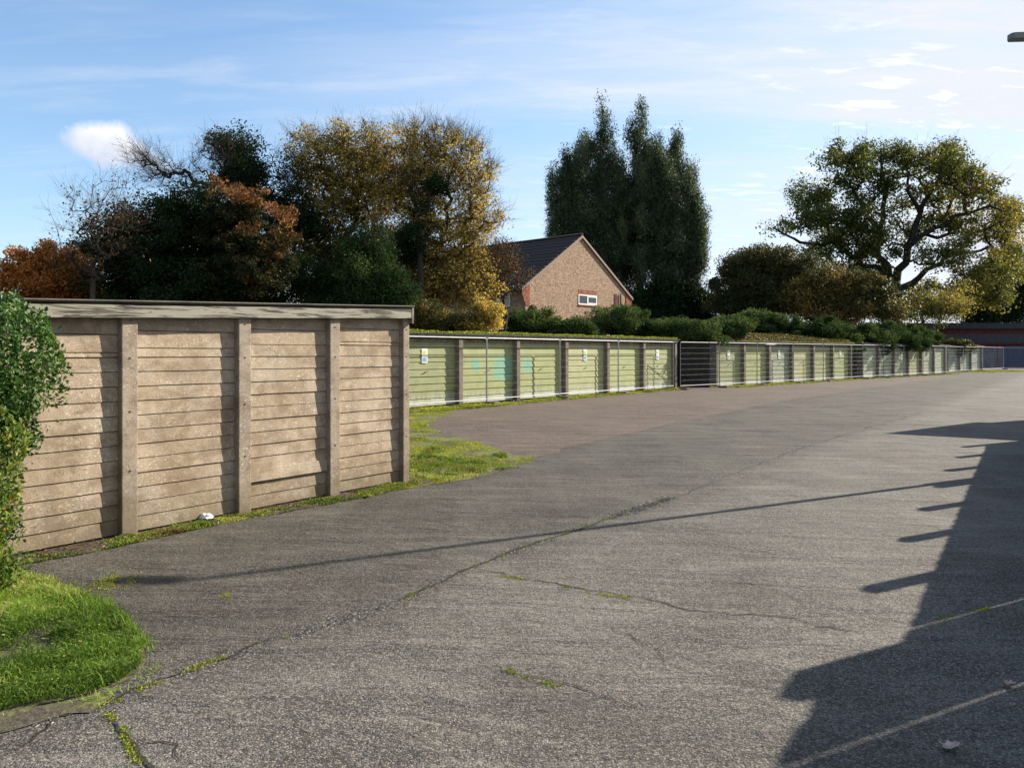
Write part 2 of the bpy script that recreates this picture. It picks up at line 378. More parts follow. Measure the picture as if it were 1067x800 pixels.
def tree(name,label,cat,base,trunk_top,blobs,leafmat,nclump=200,clump_r=.5,per=120,size=.08,trunk_r=.2,seed=1,
         bark='bark',group=None,tip=.012,twigs=4,twig_len=1.0,asp=.55,updir=0,flat=.75,bushy=False,stems=None,shell=.0,wob=.22,tintn=.28,crownname='crown',guides=None,clr=1.25):
    """blobs: (x,y,z, rx,ry,rz, weight, tint, leafdensity)"""
    r=np.random.default_rng(seed)
    base=np.array(base,float); tt=np.array(trunk_top,float)
    bl=np.array(blobs,float)
    w=bl[:,3]*bl[:,4]*bl[:,5]*bl[:,6]; w=w/w.sum()
    idx=r.choice(len(bl),nclump,p=w)
    u=rnd_unit(r,nclump); rad=r.uniform(shell,1,nclump)**(1/2.2)
    C=bl[idx,:3]+u*rad[:,None]*bl[idx,3:6]
    C=C[C[:,2]>base[2]+.15]; idx=idx[:len(C)] if len(C)!=nclump else idx
    # redo idx mapping properly
    # nearest blob for tint
    dd=((C[:,None,:]-bl[None,:,:3])/bl[None,:,3:6]); dd=(dd**2).sum(2); bi=dd.argmin(1)
    n=len(C)
    # skeleton
    nodes=[]; par=[]
    nt=5
    for i in range(nt+1):
        t=i/nt; p=base*(1-t)+tt*t
        if 0<i<nt: p=p+np.array([r.normal(),r.normal(),0])*trunk_r*.5
        nodes.append(p); par.append(i-1)
    order=np.argsort(np.linalg.norm((C-tt),axis=1))
    arr=np.zeros((nt+1+n*4+400,3)); arr[:nt+1]=nodes; cnt=nt+1
    gr={}
    for g_ in (guides or []):
        pts=[np.array(p_,float) for p_ in g_[0]]; r0_,r1_=g_[1],g_[2]
        prev=int(((arr[:cnt]-pts[0])**2).sum(1).argmin()); seq=[]
        for a_,b_ in zip(pts[:-1],pts[1:]):
            K=max(2,int(np.linalg.norm(b_-a_)/max(.5,clump_r)))
            for q in range(1,K+1): seq.append(a_*(1-q/K)+b_*q/K+r.normal(size=3)*np.linalg.norm(b_-a_)/K*.22)
        for i_,p_ in enumerate(seq):
            arr[cnt]=p_; par.append(prev); gr[cnt]=r0_+(r1_-r0_)*i_/len(seq); prev=cnt; cnt+=1
    tipid=np.zeros(n,int)
    for j in order:
        c=C[j]; D=arr[:cnt]-c; dist=np.sqrt((D**2).sum(1))
        pen=np.where(arr[:cnt,2]>c[2]+.2, (arr[:cnt,2]-c[2])*1.2, 0)
        pen[:max(1,nt-1)]+=dist[:max(1,nt-1)]*.6
        b=int((dist+pen).argmin()); a=arr[b]; L_=np.linalg.norm(c-a); 
        k_=3 if L_>clump_r*2 else 2
        prev=b
        for q in range(1,k_+1):
            t=q/k_; p=a*(1-t)+c*t
            p=p+r.normal(size=3)*L_*wob*.35*(1 if q<k_ else 0)+np.array([0,0,-.08*L_*math.sin(math.pi*t)])
            arr[cnt]=p; par.append(prev); prev=cnt; cnt+=1
        tipid[j]=prev
    par=np.array(par); loadc=np.zeros(cnt)
    loadc[tipid]+=1
    for i in range(cnt-1,0,-1): loadc[par[i]]+=loadc[i]
    R=np.minimum(tip*np.maximum(loadc,1)**.5, trunk_r)
    mx=R.max(); R=R*1.0
    if mx<trunk_r: R=R*np.clip((loadc/n)**.25*(trunk_r/mx),1,None)
    for i in range(nt+1): R[i]=trunk_r*(1.15-.35*i/nt)
    for q,v_ in gr.items(): R[q]=max(v_,min(R[q],v_*1.25))
    ids=np.arange(1,cnt); ra=np.minimum(R[par[ids]],R[ids]*1.6); ra[:nt]=R[par[ids]][:nt]
    V1,F1=tubes(arr[par[ids]],arr[ids],ra,R[ids],6)
    root=thing(name,label,cat,tuple(base),0,group)
    if stems:
        SV=[];SF=[];o=len(V1)
        A=[];B=[];r1=[];r2=[]
        for (p,q,rr) in stems:
            p=np.array(p,float);q=np.array(q,float);K=6
            pts=[p*(1-t)+q*t+(np.array([r.normal(),r.normal(),0])*.12*(0<t<1)) for t in np.linspace(0,1,K+1)]
            for i in range(K): A.append(pts[i]);B.append(pts[i+1]);r1.append(rr*(1-.8*i/K));r2.append(rr*(1-.8*(i+1)/K))
        v_,f_=tubes(np.array(A),np.array(B),np.array(r1),np.array(r2),6)
        V1=np.concatenate([V1,v_]);F1=np.concatenate([F1,f_+o])
    # twigs
    if twigs:
        m=n*twigs; st=np.repeat(C,twigs,0); d=rnd_unit(r,m); d[:,2]=np.abs(d[:,2])*.8+.15
        out=st-(bl[:,:3].mean(0)); out/=np.linalg.norm(out,axis=1,keepdims=True)+1e-6; d=d+out*.7; d/=np.linalg.norm(d,axis=1,keepdims=True)
        ln=(clump_r*twig_len*r.uniform(.6,1.5,m))[:,None]
        mid=st+d*ln*.5+r.normal(size=(m,3))*ln*.08; en=mid+d*ln*.5+r.normal(size=(m,3))*ln*.15
        d2=d+r.normal(size=(m,3))*.6; e2=mid+d2/np.linalg.norm(d2,axis=1,keepdims=True)*ln*.4
        d3=d+r.normal(size=(m,3))*.6; e3=mid*.5+en*.5+d3/np.linalg.norm(d3,axis=1,keepdims=True)*ln*.3
        A=np.concatenate([st,mid,mid,(mid+en)/2]);B=np.concatenate([mid,en,e2,e3])
        t0=tip*.7
        ra=np.concatenate([np.full(m,t0),np.full(m,t0*.6),np.full(m,t0*.5),np.full(m,t0*.45)]);rb=ra*np.concatenate([np.full(m,.65),np.full(3*m,.4)])
        v_,f_=tubes(A,B,ra,rb,3); f_=f_+len(V1)
        V1=np.concatenate([V1,v_]);F1=np.concatenate([F1,f_])
    npmesh('trunk' if not bushy else 'stem',V1,F1,M[bark],root,off=base)
    dens=bl[bi,8]; cnts=r.poisson(per*dens)
    if cnts.sum()>0:
        ci=np.repeat(np.arange(n),cnts)
        cr=clump_r*r.uniform(.6,1.35,n)
        off=r.normal(size=(len(ci),3)); nn=np.linalg.norm(off,axis=1,keepdims=True); off=off/nn*(r.uniform(0,1,(len(ci),1))**.5)*cr[ci][:,None]*clr
        off*=np.array([1,1,flat])
        V,Fq=leaf_geo(r,C[ci]+off,size,asp,updir)
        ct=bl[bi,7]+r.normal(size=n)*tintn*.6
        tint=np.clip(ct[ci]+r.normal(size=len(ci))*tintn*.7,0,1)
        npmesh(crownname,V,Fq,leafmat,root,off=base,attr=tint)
    return root

def B(px,py,Z,rx,ry,w=1,tint=.5,dens=1,depth=.8):
    x,y,z=P(px,py,Z); s=Z/F
    return (x,y,z,rx*s,max(rx,ry)*s*depth,ry*s,w,tint,dens)

def in_poly(pts,poly):
    x,y=pts[:,0],pts[:,1]; ins=np.zeros(len(pts),bool); n=len(poly)
    for i in range(n):
        x1,y1=poly[i]; x2,y2=poly[(i+1)%n]
        c=((y1>y)!=(y2>y))&(x<(x2-x1)*(y-y1)/((y2-y1)+1e-12)+x1); ins^=c
    return ins
def scatter(r,poly,n):
    p=np.array(poly); lo=p.min(0);hi=p.max(0); out=[]
    while sum(map(len,out))<n:
        q=r.uniform(lo,hi,(n*2,2)); out.append(q[in_poly(q,poly)])
    return np.concatenate(out)[:n]
def blades(r,XY,z,h,w,lean=.5,tintf=None):
    n=len(XY); hh=h*r.uniform(.5,1.4,n); a=r.uniform(0,2*math.pi,n); s=np.stack([np.cos(a),np.sin(a),0*a],1)*w*.5*r.uniform(.7,1.3,n)[:,None]
    b=r.uniform(0,2*math.pi,n); ln=np.stack([np.cos(b),np.sin(b),0*b],1)*(hh*lean*r.uniform(.2,1.3,n))[:,None]
    Bp=np.column_stack([XY,z if np.ndim(z) else np.full(n,z)]); up=np.zeros((n,3)); up[:,2]=hh
    mid=Bp+up*.55+ln*.35; tip=Bp+up*.9+ln
    V=np.stack([Bp-s,Bp+s,mid+s*.8,mid-s*.8,tip],1).reshape(-1,3)
    i=(np.arange(n)*5)[:,None]
    return V,i+np.array([[0,1,2,3]]),i+np.array([[3,2,4]])
def vnoise(XY,sc,seed=0):
    r=np.random.default_rng(seed); t=r.uniform(0,1,(64,64)); p=XY*sc; i=np.floor(p).astype(int); f=p-i; f=f*f*(3-2*f)
    g_=lambda a,b:t[(i[:,0]+a)%64,(i[:,1]+b)%64]
    return (g_(0,0)*(1-f[:,0])+g_(1,0)*f[:,0])*(1-f[:,1])+(g_(0,1)*(1-f[:,0])+g_(1,1)*f[:,0])*f[:,1]
def grass_patch(name,poly,n,h,w,mat,seed,z=0,lean=.5,thin=None,zf=None,edge=.0,off=(0,0)):
    r=np.random.default_rng(seed); XY=scatter(r,poly,n)
    nz=vnoise(XY,2.0,seed)*.6+vnoise(XY,7.0,seed+1)*.4
    if thin is not None:
        keep=r.uniform(0,1,len(XY))<np.clip((nz-thin)*5+.5,0.0,1); XY=XY[keep]; nz=nz[keep]
    hz=h*(.25+1.5*vnoise(XY,5.5,seed+2)*vnoise(XY,13,seed+4)**.5)
    zz=zf(XY) if zf else z
    V,F4,F3=blades(r,XY,zz,hz,w,lean)
    t=np.clip((vnoise(XY,1.7,seed+5)*.5+nz*.5-.5)*1.5+.5+r.normal(size=len(XY))*.2,0,1)
    me=npmesh(name,V,[F4,F3],mat,attr=np.concatenate([t,t]))
    return me

# ------------------------------------------------------------------ world / sun / camera
SUN_AZ=math.radians(62.0); SUN_EL=math.radians(28.5)
w=bpy.data.worlds.new('World'); S.world=w; w.use_nodes=True; T=w.node_tree; T.nodes.clear()
class W(N):
    def __init__(s,t): s.t=t
k=W(T)
sky=k.n('TexSky',sky_type='NISHITA',sun_disc=False,sun_elevation=SUN_EL,sun_rotation=SUN_AZ,altitude=50,air_density=1.0,dust_density=.2,ozone_density=4.0)
tc=k.n('TexCoord'); sp=k.n('SeparateXYZ'); T.links.new(tc.outputs['Generated'],sp.inputs[0])
zc=k.math('MAXIMUM',sp.outputs[2],.03); zz=k.math('ADD',zc,.12)
cx=k.math('DIVIDE',sp.outputs[0],zz); cy=k.math('DIVIDE',sp.outputs[1],zz)
cb=k.n('CombineXYZ'); T.links.new(cx,cb.inputs[0]); T.links.new(cy,cb.inputs[1])
mp=k.n('Mapping'); T.links.new(cb.outputs[0],mp.inputs[0]); mp.inputs['Rotation'].default_value=(0,0,math.radians(-25)); mp.inputs['Scale'].default_value=(.35,1.3,1)
cir=k.noise(mp.outputs[0],1.3,7,.62,.8)
wisp=k.noise(mp.outputs[0],5.0,6,.6,.3)
# thin veil thickens towards the sun side
side=k.math('MULTIPLY',k.math('ADD',sp.outputs[0],.35),1.15,clamp=True)
veil=k.math('MULTIPLY',k.ramp(cir,[(.36,0.0),(.72,1.0)]),k.math('ADD',k.math('MULTIPLY',side,.66),.10))
veil=k.math('ADD',veil,k.math('MULTIPLY',k.math('MULTIPLY',side,side),.50))
mp3=k.n('Mapping'); T.links.new(cb.outputs[0],mp3.inputs[0]); mp3.inputs['Rotation'].default_value=(0,0,math.radians(-8)); mp3.inputs['Scale'].default_value=(1.0,2.6,1)
pf=k.noise(mp3.outputs[0],2.6,6,.6,.2)
gate=k.ramp(side,[(.45,0.0),(.8,1.0)])
veil=k.math('ADD',veil,k.math('MULTIPLY',k.math('MULTIPLY',k.ramp(pf,[(.55,0.0),(.68,1.0)]),gate),.30),clamp=True)
def vm(op,a,b=None):
    d=k.n('VectorMath',operation=op); T.links.new(a,d.inputs[0])
    if b is not None:
        if isinstance(b,bpy.types.NodeSocket): T.links.new(b,d.inputs[1])
        else: d.inputs[1].default_value=b
    return d.outputs[0]
q_=vm('MULTIPLY',sky.outputs[0],(.155,.152,.140)); q_=vm('ADD',vm('MULTIPLY',q_,q_),(1,1,1))
sq=k.n('SeparateXYZ'); T.links.new(q_,sq.inputs[0]); cq=k.n('CombineXYZ')
for i_ in range(3): T.links.new(k.math('SQRT',sq.outputs[i_]),cq.inputs[i_])
skyc=vm('DIVIDE',sky.outputs[0],cq.outputs[0])
veil=k.math('ADD',veil,k.math('MULTIPLY',k.ramp(wisp,[(.46,0.0),(.70,1.0)]),k.ramp(cir,[(.42,.03),(.64,.34)])),clamp=True)
c1=k.mix(veil,skyc,(3.45,3.6,3.95))
# the small cumulus puff on the left
def puff(c1,px,py,rx,ry,seed,den=1.0):
    v0=Vector(((px-CX)/F,1,(HY-py)/F)).normalized()
    dt=k.n('VectorMath',operation='SUBTRACT'); T.links.new(tc.outputs['Generated'],dt.inputs[0]); dt.inputs[1].default_value=v0
    e=Vector((v0.y,-v0.x,0)).normalized(); u=e.cross(v0)
    def dot(vec):
        d=k.n('VectorMath',operation='DOT_PRODUCT'); T.links.new(dt.outputs[0],d.inputs[0]); d.inputs[1].default_value=vec; return d.outputs['Value']
    a=math.radians(-18)
    e2=e*math.cos(a)+u*math.sin(a); u2=-e*math.sin(a)+u*math.cos(a)
    a_=k.math('DIVIDE',dot(e2),rx); b_=k.math('DIVIDE',dot(u2),ry)
    d=k.math('SQRT',k.math('ADD',k.math('MULTIPLY',a_,a_),k.math('MULTIPLY',b_,b_)))
    nz=k.noise(k.n('Mapping').outputs[0] if False else tc.outputs['Generated'],28,6,.6,.3)
    nz2=k.noise(tc.outputs['Generated'],11,3,.5,0)
    d=k.math('ADD',d,k.math('MULTIPLY',k.math('SUBTRACT',nz,.5),1.0)); d=k.math('ADD',d,k.math('MULTIPLY',k.math('SUBTRACT',nz2,.5),.9))
    m=k.ramp(d,[(.55,1.0*den),(1.10,0.0)])
    c=k.mix(k.ramp(k.math('ADD',k.math('MULTIPLY',b_,.5),nz,clamp=True),[(.2,0.0),(.8,1.0)]),(3.0,3.2,3.7),(4.3,4.25,4.3))
    return k.mix(m,c1,c)
mp4=k.n('Mapping'); T.links.new(cb.outputs[0],mp4.inputs[0]); mp4.inputs['Rotation'].default_value=(0,0,math.radians(-12)); mp4.inputs['Scale'].default_value=(1.3,3.4,1)
cl=k.noise(mp4.outputs[0],4.5,5,.6,.3); clb=k.noise(cb.outputs[0],1.1,2,.5,0)
cm=k.math('MULTIPLY',k.math('MULTIPLY',k.ramp(cl,[(.56,0.0),(.70,.9)]),k.ramp(clb,[(.45,0.0),(.62,1.0)])),k.ramp(side,[(.35,0.0),(.75,1.0)]))
c1=k.mix(cm,c1,(5.6,5.5,5.6))
c1=puff(c1,108,153,.044,.029,1,.92)
c1=puff(c1,148,166,.045,.015,1,.5)
bg=k.n('Background'); T.links.new(c1,bg.inputs[0]); bg.inputs[1].default_value=.105
ow=k.n('OutputWorld'); T.links.new(bg.outputs[0],ow.inputs[0])

sd=bpy.data.lights.new('sun','SUN'); sd.energy=4.3; sd.angle=math.radians(.53); sd.color=(1,.91,.78)
so=bpy.data.objects.new('sun',sd); COL.objects.link(so)
dirv=Vector((math.sin(SUN_AZ)*math.cos(SUN_EL),math.cos(SUN_AZ)*math.cos(SUN_EL),math.sin(SUN_EL)))
so.rotation_euler=dirv.to_track_quat('Z','Y').to_euler(); so.location=(20,10,20)
cd=bpy.data.cameras.new('camera'); cam=bpy.data.objects.new('camera',cd); COL.objects.link(cam); S.camera=cam
cam.location=(0,0,H); cam.rotation_euler=(math.pi/2,0,0)
cd.sensor_width=36; cd.lens=F/1067*36; cd.shift_y=-(400-HY)/1067; cd.clip_end=3000; cd.clip_start=.05
S.view_settings.view_transform='Standard'; S.view_settings.look='None'; S.view_settings.gamma=1; S.view_settings.exposure=1.28

# ------------------------------------------------------------------ ground
def sheet(name,pts,z,mat,label=None):
    m=MB(); m.poly([(x,y,z) for x,y in pts]); return tag(m.build(name,mat),kind='structure')
tag(MB().poly([(-700,-100,-.012),(900,-100,-.012),(900,1500,-.012),(-700,1500,-.012)]).build('ground',M['earth']),kind='structure')
# tarmac court, fine grid so it undulates a little near the camera
def edgejit(pts,step,amp,seed):
    r=random.Random(seed); out=[]
    for i in range(len(pts)):
        a=pts[i];b=pts[(i+1)%len(pts)];L_=math.hypot(b[0]-a[0],b[1]-a[1]);n=max(1,int(L_/step))
        if L_>60: n=1
        for q in range(n):
            t=q/n; am=amp if q else amp*.5
            out.append((a[0]+(b[0]-a[0])*t+r.uniform(-am,am),a[1]+(b[1]-a[1])*t+r.uniform(-am,am)))
    return out
sheet('road',[(-2.6,-8),(60,-8),(140,60),(140,79.5),(39,79.5),(30,62),(16,46),(4,36),(-4,25),(-7,20),(-9,14),(-9,6),(-8,2),(-5,-2)],0,M['asphalt'])
sheet('forecourt',edgejit([G(558,478),G(610,462),G(680,446),G(800,421),G(900,405),G(1000,392.6),(27,52),(20.6,47),(8.2,34.8),(-3.8,20.5),(-7.5,16.8),(-5,14)],.35,.09,3),.004,M['forecourt'])

# cracks and joints in the tarmac
def crack(pts,wd,seed,mat='crack',name='road_crack',z=.0045,step=.03,wander=.02):
    r=random.Random(seed); path=[]
    for i in range(len(pts)-1):
        a,b=pts[i],pts[i+1]; L_=math.hypot(b[0]-a[0],b[1]-a[1]); n=max(2,int(L_/step))
        for q in range(n): t=q/n; path.append((a[0]+(b[0]-a[0])*t,a[1]+(b[1]-a[1])*t))
    path.append(pts[-1]); m=MB(); L1=[];L2=[];o=0;wv=1
    for i,(x,y) in enumerate(path):
        j=min(i+1,len(path)-1);k0=max(i-1,0);dx=path[j][0]-path[k0][0];dy=path[j][1]-path[k0][1];l=math.hypot(dx,dy)+1e-9
        nx,ny=-dy/l,dx/l; o=o*.9+r.uniform(-wander,wander)*.5; wv=wv*.7+.3*r.uniform(.0,2.2)
        ww=wd*wv*.5*min(1,i/6,(len(path)-1-i)/6)
        L1.append((x+nx*(o+ww),y+ny*(o+ww),z)); L2.append((x+nx*(o-ww),y+ny*(o-ww),z))
    for i in range(len(path)-1): m.f.append((4*i,4*i+1,4*i+2,4*i+3)); m.v+=[L1[i],L2[i],L2[i+1],L1[i+1]]
    return tag(m.build(name,M[mat]),kind='structure'),path
gp=lambda *a:[G(*p) for p in a]
JOINT=gp((410,628),(490,592),(560,565),(640,538),(698,519))
crack(JOINT,.022,1)
crack(gp((490,592),(560,606),(640,622),(710,632),(800,641),(910,660)),.009,2,wander=.04)
crack(gp((510,693),(600,719),(668,745)),.006,3,wander=.04)
crack(gp((105,742),(128,760),(145,800),(150,860)),.016,4,wander=.03)
crack(gp((128,772),(180,778),(186,800)),.009,5,wander=.03)
crack(gp((0,792),(60,748),(100,738),(150,716),(225,688),(300,662)),.010,6,wander=.04)
crack(gp((520,555),(470,548),(440,540)),.008,7,wander=.03)
crack(gp((698,519),(760,495),(850,462),(960,430)),.006,8,wander=.03)
crack(gp((700,598),(760,600),(830,625),(905,640)),.005,10,wander=.04)
crack(gp((620,640),(700,690),(820,720)),.004,13,wander=.05)
# moss that has seeded in the joints
def moss_line(pts,n,width,seed,name='moss',h=.006,w_=.007,mat='moss',thin=.5,z=.002):
    r=np.random.default_rng(seed); pts=np.array(pts); seg=np.linalg.norm(np.diff(pts,axis=0),axis=1); cs=np.concatenate([[0],np.cumsum(seg)])
    t=r.uniform(0,cs[-1],n); x=np.interp(t,cs,pts[:,0]); y=np.interp(t,cs,pts[:,1])
    XY=np.column_stack([x,y])+r.normal(size=(n,2))*width*.5
    nz=vnoise(XY,3.0,seed)*.5+vnoise(XY,17.0,seed+3)*.5; XY=XY[nz>thin]
    V,F4,F3=blades(r,XY,z,h,w_,.9)
    tt=np.clip(r.normal(.5,.25,len(XY)),0,1)
    return tag(npmesh(name,V,[F4,F3],L[mat],attr=np.concatenate([tt,tt])),kind='stuff')
L['stone']=leaf_mat('leaf_grit',[(0,(.08,.075,.065)),(.5,(.24,.225,.20)),(1,(.48,.45,.40))],0,.9)
L['stone'].name='tarmac_grit'
moss_line(JOINT,2200,.08,91,name='grit',h=.004,w_=.012,mat='stone',thin=.46)
moss_line(gp((640,538),(670,529),(700,518)),1100,.10,92,name='grit',h=.005,w_=.014,mat='stone',thin=.3)
moss_line(gp((0,770),(60,748),(100,738),(150,716),(225,688),(330,655),(410,628)),2200,.09,93,name='grit',h=.004,w_=.011,mat='stone',thin=.45)
moss_line(gp((698,519),(760,495),(850,462),(960,430)),2000,.16,94,name='grit',h=.004,w_=.014,mat='stone',thin=.48)
crack(gp((652,536),(668,530),(684,524),(698,518)),.045,95)
moss_line(JOINT,2600,.045,1,thin=.52)
moss_line(gp((520,600),(560,606),(640,622),(720,634)),1500,.035,2,thin=.58)
moss_line(gp((505,690),(540,702),(640,735)),900,.03,3,thin=.5)
moss_line(gp((110,742),(128,760),(145,800)),650,.025,4,thin=.5)
moss_line(gp((100,738),(150,716),(225,688),(300,662)),1500,.04,5,thin=.55)
moss_line(gp((975,645),(1000,640),(1030,634)),350,.03,6,thin=.4)
moss_line(gp((105,612),(125,606),(100,600)),1500,.16,7,thin=.5)
moss_line(gp((233,622),(238,619)),160,.03,8,thin=0)

# grass corner at bottom left, slightly mounded
GP=gp((-60,592),(0,598),(25,600),(60,612),(95,626),(130,646),(150,668),(151,690),(128,712),(100,722),(60,732),(0,744),(-60,752))
def mound(XY):
    c=np.array(GP).mean(0); d=np.linalg.norm((XY-c)/np.array([1.2,1.2]),axis=1); return .03*np.clip(1-d/1.3,0,1)+.005
mm=MB(); jg=edgejit(GP,.12,.03,8); cxx=sum(p[0] for p in jg)/len(jg); cyy=sum(p[1] for p in jg)/len(jg)
for i in range(len(jg)):
    a=jg[i];b=jg[(i+1)%len(jg)]; am=((a[0]+cxx)/2,(a[1]+cyy)/2);bm_=((b[0]+cxx)/2,(b[1]+cyy)/2)
    mm.poly([(a[0],a[1],.004),(b[0],b[1],.004),(bm_[0],bm_[1],.016),(am[0],am[1],.016)]); mm.poly([(am[0],am[1],.016),(bm_[0],bm_[1],.016),(cxx,cyy,.026)])
tag(mm.build('grass_verge',M['mossy']),kind='structure')
GPJ=edgejit(GP,.09,.035,18)
tag(grass_patch('grass',GPJ,44000,.042,.0050,L['grass'],11,zf=mound,lean=1.1,thin=.24),kind='stuff')
tag(grass_patch('grass',GPJ,9000,.085,.0050,L['grass'],14,zf=mound,lean=.8,thin=.62),kind='stuff')
GPO=[(cxx+(p[0]-cxx)*1.09,cyy+(p[1]-cyy)*1.10) for p in GP]
tag(grass_patch('grass',edgejit(GPO,.12,.06,28),9000,.024,.0045,L['grass'],15,z=.005,lean=1.2,thin=.62),kind='stuff')
# broad leaved weeds/clover through it and its fallen leaves
def litter(name,poly,n,size,mat,seed,z=.01,asp=.8,zf=None,bias=0,kind='stuff',spread=.02):
    r=np.random.default_rng(seed); XY=scatter(r,poly,n); zz=(zf(XY) if zf else np.full(n,z))+r.uniform(0,spread,n)
    V,Fq=leaf_geo(r,np.column_stack([XY,zz]),size,asp,0,.3)
    V=V.reshape(-1,4,3); c=V.mean(1,keepdims=True); V=(V-c)*np.array([1,1,.35])+c; V=V.reshape(-1,3)
    return tag(npmesh(name,V,Fq,mat,attr=np.clip(r.normal(.5+bias,.3,n),0,1)),kind=kind)
litter('clover',GP,2200,.014,L['weed'],12,zf=lambda a:mound(a)+.03)
litter('fallen_leaves',GP,55,.022,L['dry'],13,zf=lambda a:mound(a)+.05)
sheet('soil_strip',edgejit(gp((-60,752),(0,744),(60,733),(100,722),(128,714),(100,742),(40,752),(-60,775)),.1,.035,5),.0052,M['mossy'])

# grass and moss wedge beside the brown forecourt
WG=gp((380,520),(424,508),(470,503),(520,492),(556,479),(530,471),(500,462),(470,454),(446,445),(452,437),(475,430),(440,429),(424,430),(380,440))
sheet('moss_ground',edgejit(WG,.25,.10,9),.0055,M['mossy'])
tag(grass_patch('grass',edgejit(WG,.2,.10,19),52000,.022,.010,L['moss'],21,z=.008,lean=1.2,thin=.47),kind='stuff')
tag(grass_patch('grass',edgejit(gp((400,516),(424,507),(470,502),(525,490),(548,480),(520,472),(480,480),(455,468),(424,482),(400,470)),.3,.16,29),24000,.045,.009,L['weed'],22,z=.008,lean=1.0,thin=.47),kind='stuff')

# ------------------------------------------------------------------ the pale concrete garage on the left
TH=math.atan2(.807,.59); AX=(G(420,501.5))
def shiplap(mb,x0,x1,z0,z1,course,y=0.0,lip=.014,jit=.003,rnd=None,ends=True,nx=6,ry=0,gap=.004):
    """horizontal boards, facing -y; each board stands proud at its foot"""
    r=rnd or random.Random(1); z=z0; 
    while z<z1-.01:
        zt=min(z+course,z1); o=r.uniform(-jit,jit); a=r.uniform(-jit,jit); g_=gap
        b=len(mb.v); xs=[x0+(x1-x0)*i/nx for i in range(nx+1)]
        prof=[(y-lip+o,z+g_),(y-lip*.9+o,z+g_+.004),(y-.001+o*.5,zt-.004),(y+.012,zt)]
        for x in xs:
            for q,(yy,zz_) in enumerate(prof): mb.v.append((x,yy+a*(x-x0)/(x1-x0)+r.uniform(-.0008,.0008),zz_+(r.uniform(-.0015,.0015) if q<2 else 0)))
            mb.v.append((x,y+.012,z+g_))
        for i in range(nx):
            s=b+i*5
            for q in (0,1,2): mb.f.append((s+q,s+5+q,s+6+q,s+q+1))
            mb.f.append((s+4,s+9,s+5,s))
        z=zt
    return mb
cg=thing('concrete_garage','weathered concrete board garage with flaking timber fascia beside the hedge','garage',(AX[0],AX[1],0),TH)
BAY=1.115; LEN=BAY*5; WID=8.1; HF=2.035; slope=.035
ht=lambda x:HF-slope*(-x)
r0=random.Random(5)
for i in range(5):
    x1=-BAY*i-(.0 if i else .0); x0=-BAY*(i+1)
    m=MB(); top=ht((x0+x1)/2)-.10
    shiplap(m,x0+.01,x1-.01,0.02,top-.25,.124,y=.0,rnd=r0,jit=.003,lip=.010,gap=.003)
    shiplap(m,x0+.01,x1-.01,top-.25,top+.05,.150,y=.003,rnd=r0,jit=.002,lip=.010,gap=.003)
    if i==1:      # a slab that has slipped outward near the foot
        shiplap(m,x0+.012,x1-.012,.28,.40,.13,y=-.016,rnd=r0)
    o=m.build('wall_panel',M['panel_concrete'],cg)
for i in range(6):
    x=-BAY*i; wdt=.135 if i else .10
    x_=x if i else x-.02
    MB().box(x_-wdt/2,x_+wdt/2,-.075,.03,-.03,ht(x)-.06).build('post',M['post_concrete'],cg,bevel=.008)
    for zz_ in (.55,1.05,1.5,1.82): MB().tube((x_,-.079,zz_),(x_,-.07,zz_),.009,n=8).build('bolt',M['steel'],cg)
# back of wall, rear and far walls, front doors
MB().box(-LEN,-.02,.018,.06,0,2.0-.25).build('wall_lining',M['dirty_concrete'],cg)
m=MB(); m.box(-LEN-.03,-LEN+.03,.061,WID,0,ht(-LEN)-.05); m.build('rear_wall',M['panel_concrete'],cg)
m=MB(); m.box(-LEN,0,WID,WID+.06,0,1.8); m.build('end_wall',M['panel_concrete'],cg)
for q in range(4):
    yq=.10+q*(WID-.1)/3
    MB().box(-.08,.06,yq-.07,yq+.07,0,2.0).build('post',M['post_concrete'],cg,bevel=.006)
for q in range(3):
    a=.17+q*(WID-.1)/3; b=a+(WID-.1)/3-.14
    m=MB()
    for z_ in np.arange(.04,1.93,.21): m.box(-.035,.0,a,b,z_,z_+.2)
    o=m.build('garage_door',M['door_a'],cg)
    MB().box(0,.03,(a+b)/2-.06,(a+b)/2+.06,.95,.98).build('door_handle',M['steel'],o)
# fascia, roof sheet and end board
def board(x0,x1,y0,y1,zt0,zt1,hh,nx=24,jit=.003,seed=1):
    m=MB(); r=random.Random(seed); 
    for i in range(nx+1):
        x=x0+(x1-x0)*i/nx; z=zt0+(zt1-zt0)*i/nx; j=r.uniform(-jit,jit);j2=r.uniform(-jit,jit)
        m.v+=[(x,y0+j*.5,z-hh+j),(x,y1,z-hh+j),(x,y1,z+j2),(x,y0+j*.5,z+j2)]
    for i in range(nx):
        s=i*4
        for q in range(4): m.f.append((s+q,s+(q+1)%4,s+4+(q+1)%4,s+4+q))
    m.f.append((0,1,2,3)); m.f.append((nx*4+3,nx*4+2,nx*4+1,nx*4)); return m
board(-LEN-.1,.02,-.125,-.085,ht(-LEN-.1)+.03,ht(.02)+.025,.105,seed=3,jit=.004).build('fascia',M['fascia'],cg)
board(-LEN-.15,.0,-.084,-.02,ht(-LEN)+.02,ht(0)+.02,.06,seed=4).build('wall_plate',M['old_timber'],cg)
m=MB(); nx=3
pts=[]
x0,x1=-LEN-.2,.05
nc=int((WID+.4)/.075); 
for j in range(nc*2+1):
    y=-.15+j*.0375; dz=.010*math.cos(j*math.pi/1) 
    for x in (x0,x1): m.v.append((x,y,ht(x)+.048+dz))
for j in range(nc*2):
    s=j*2; m.f.append((s,s+1,s+3,s+2))
o=m.build('roof',M['sheet'],cg)
md=o.modifiers.new('solid','SOLIDIFY'); md.thickness=.012
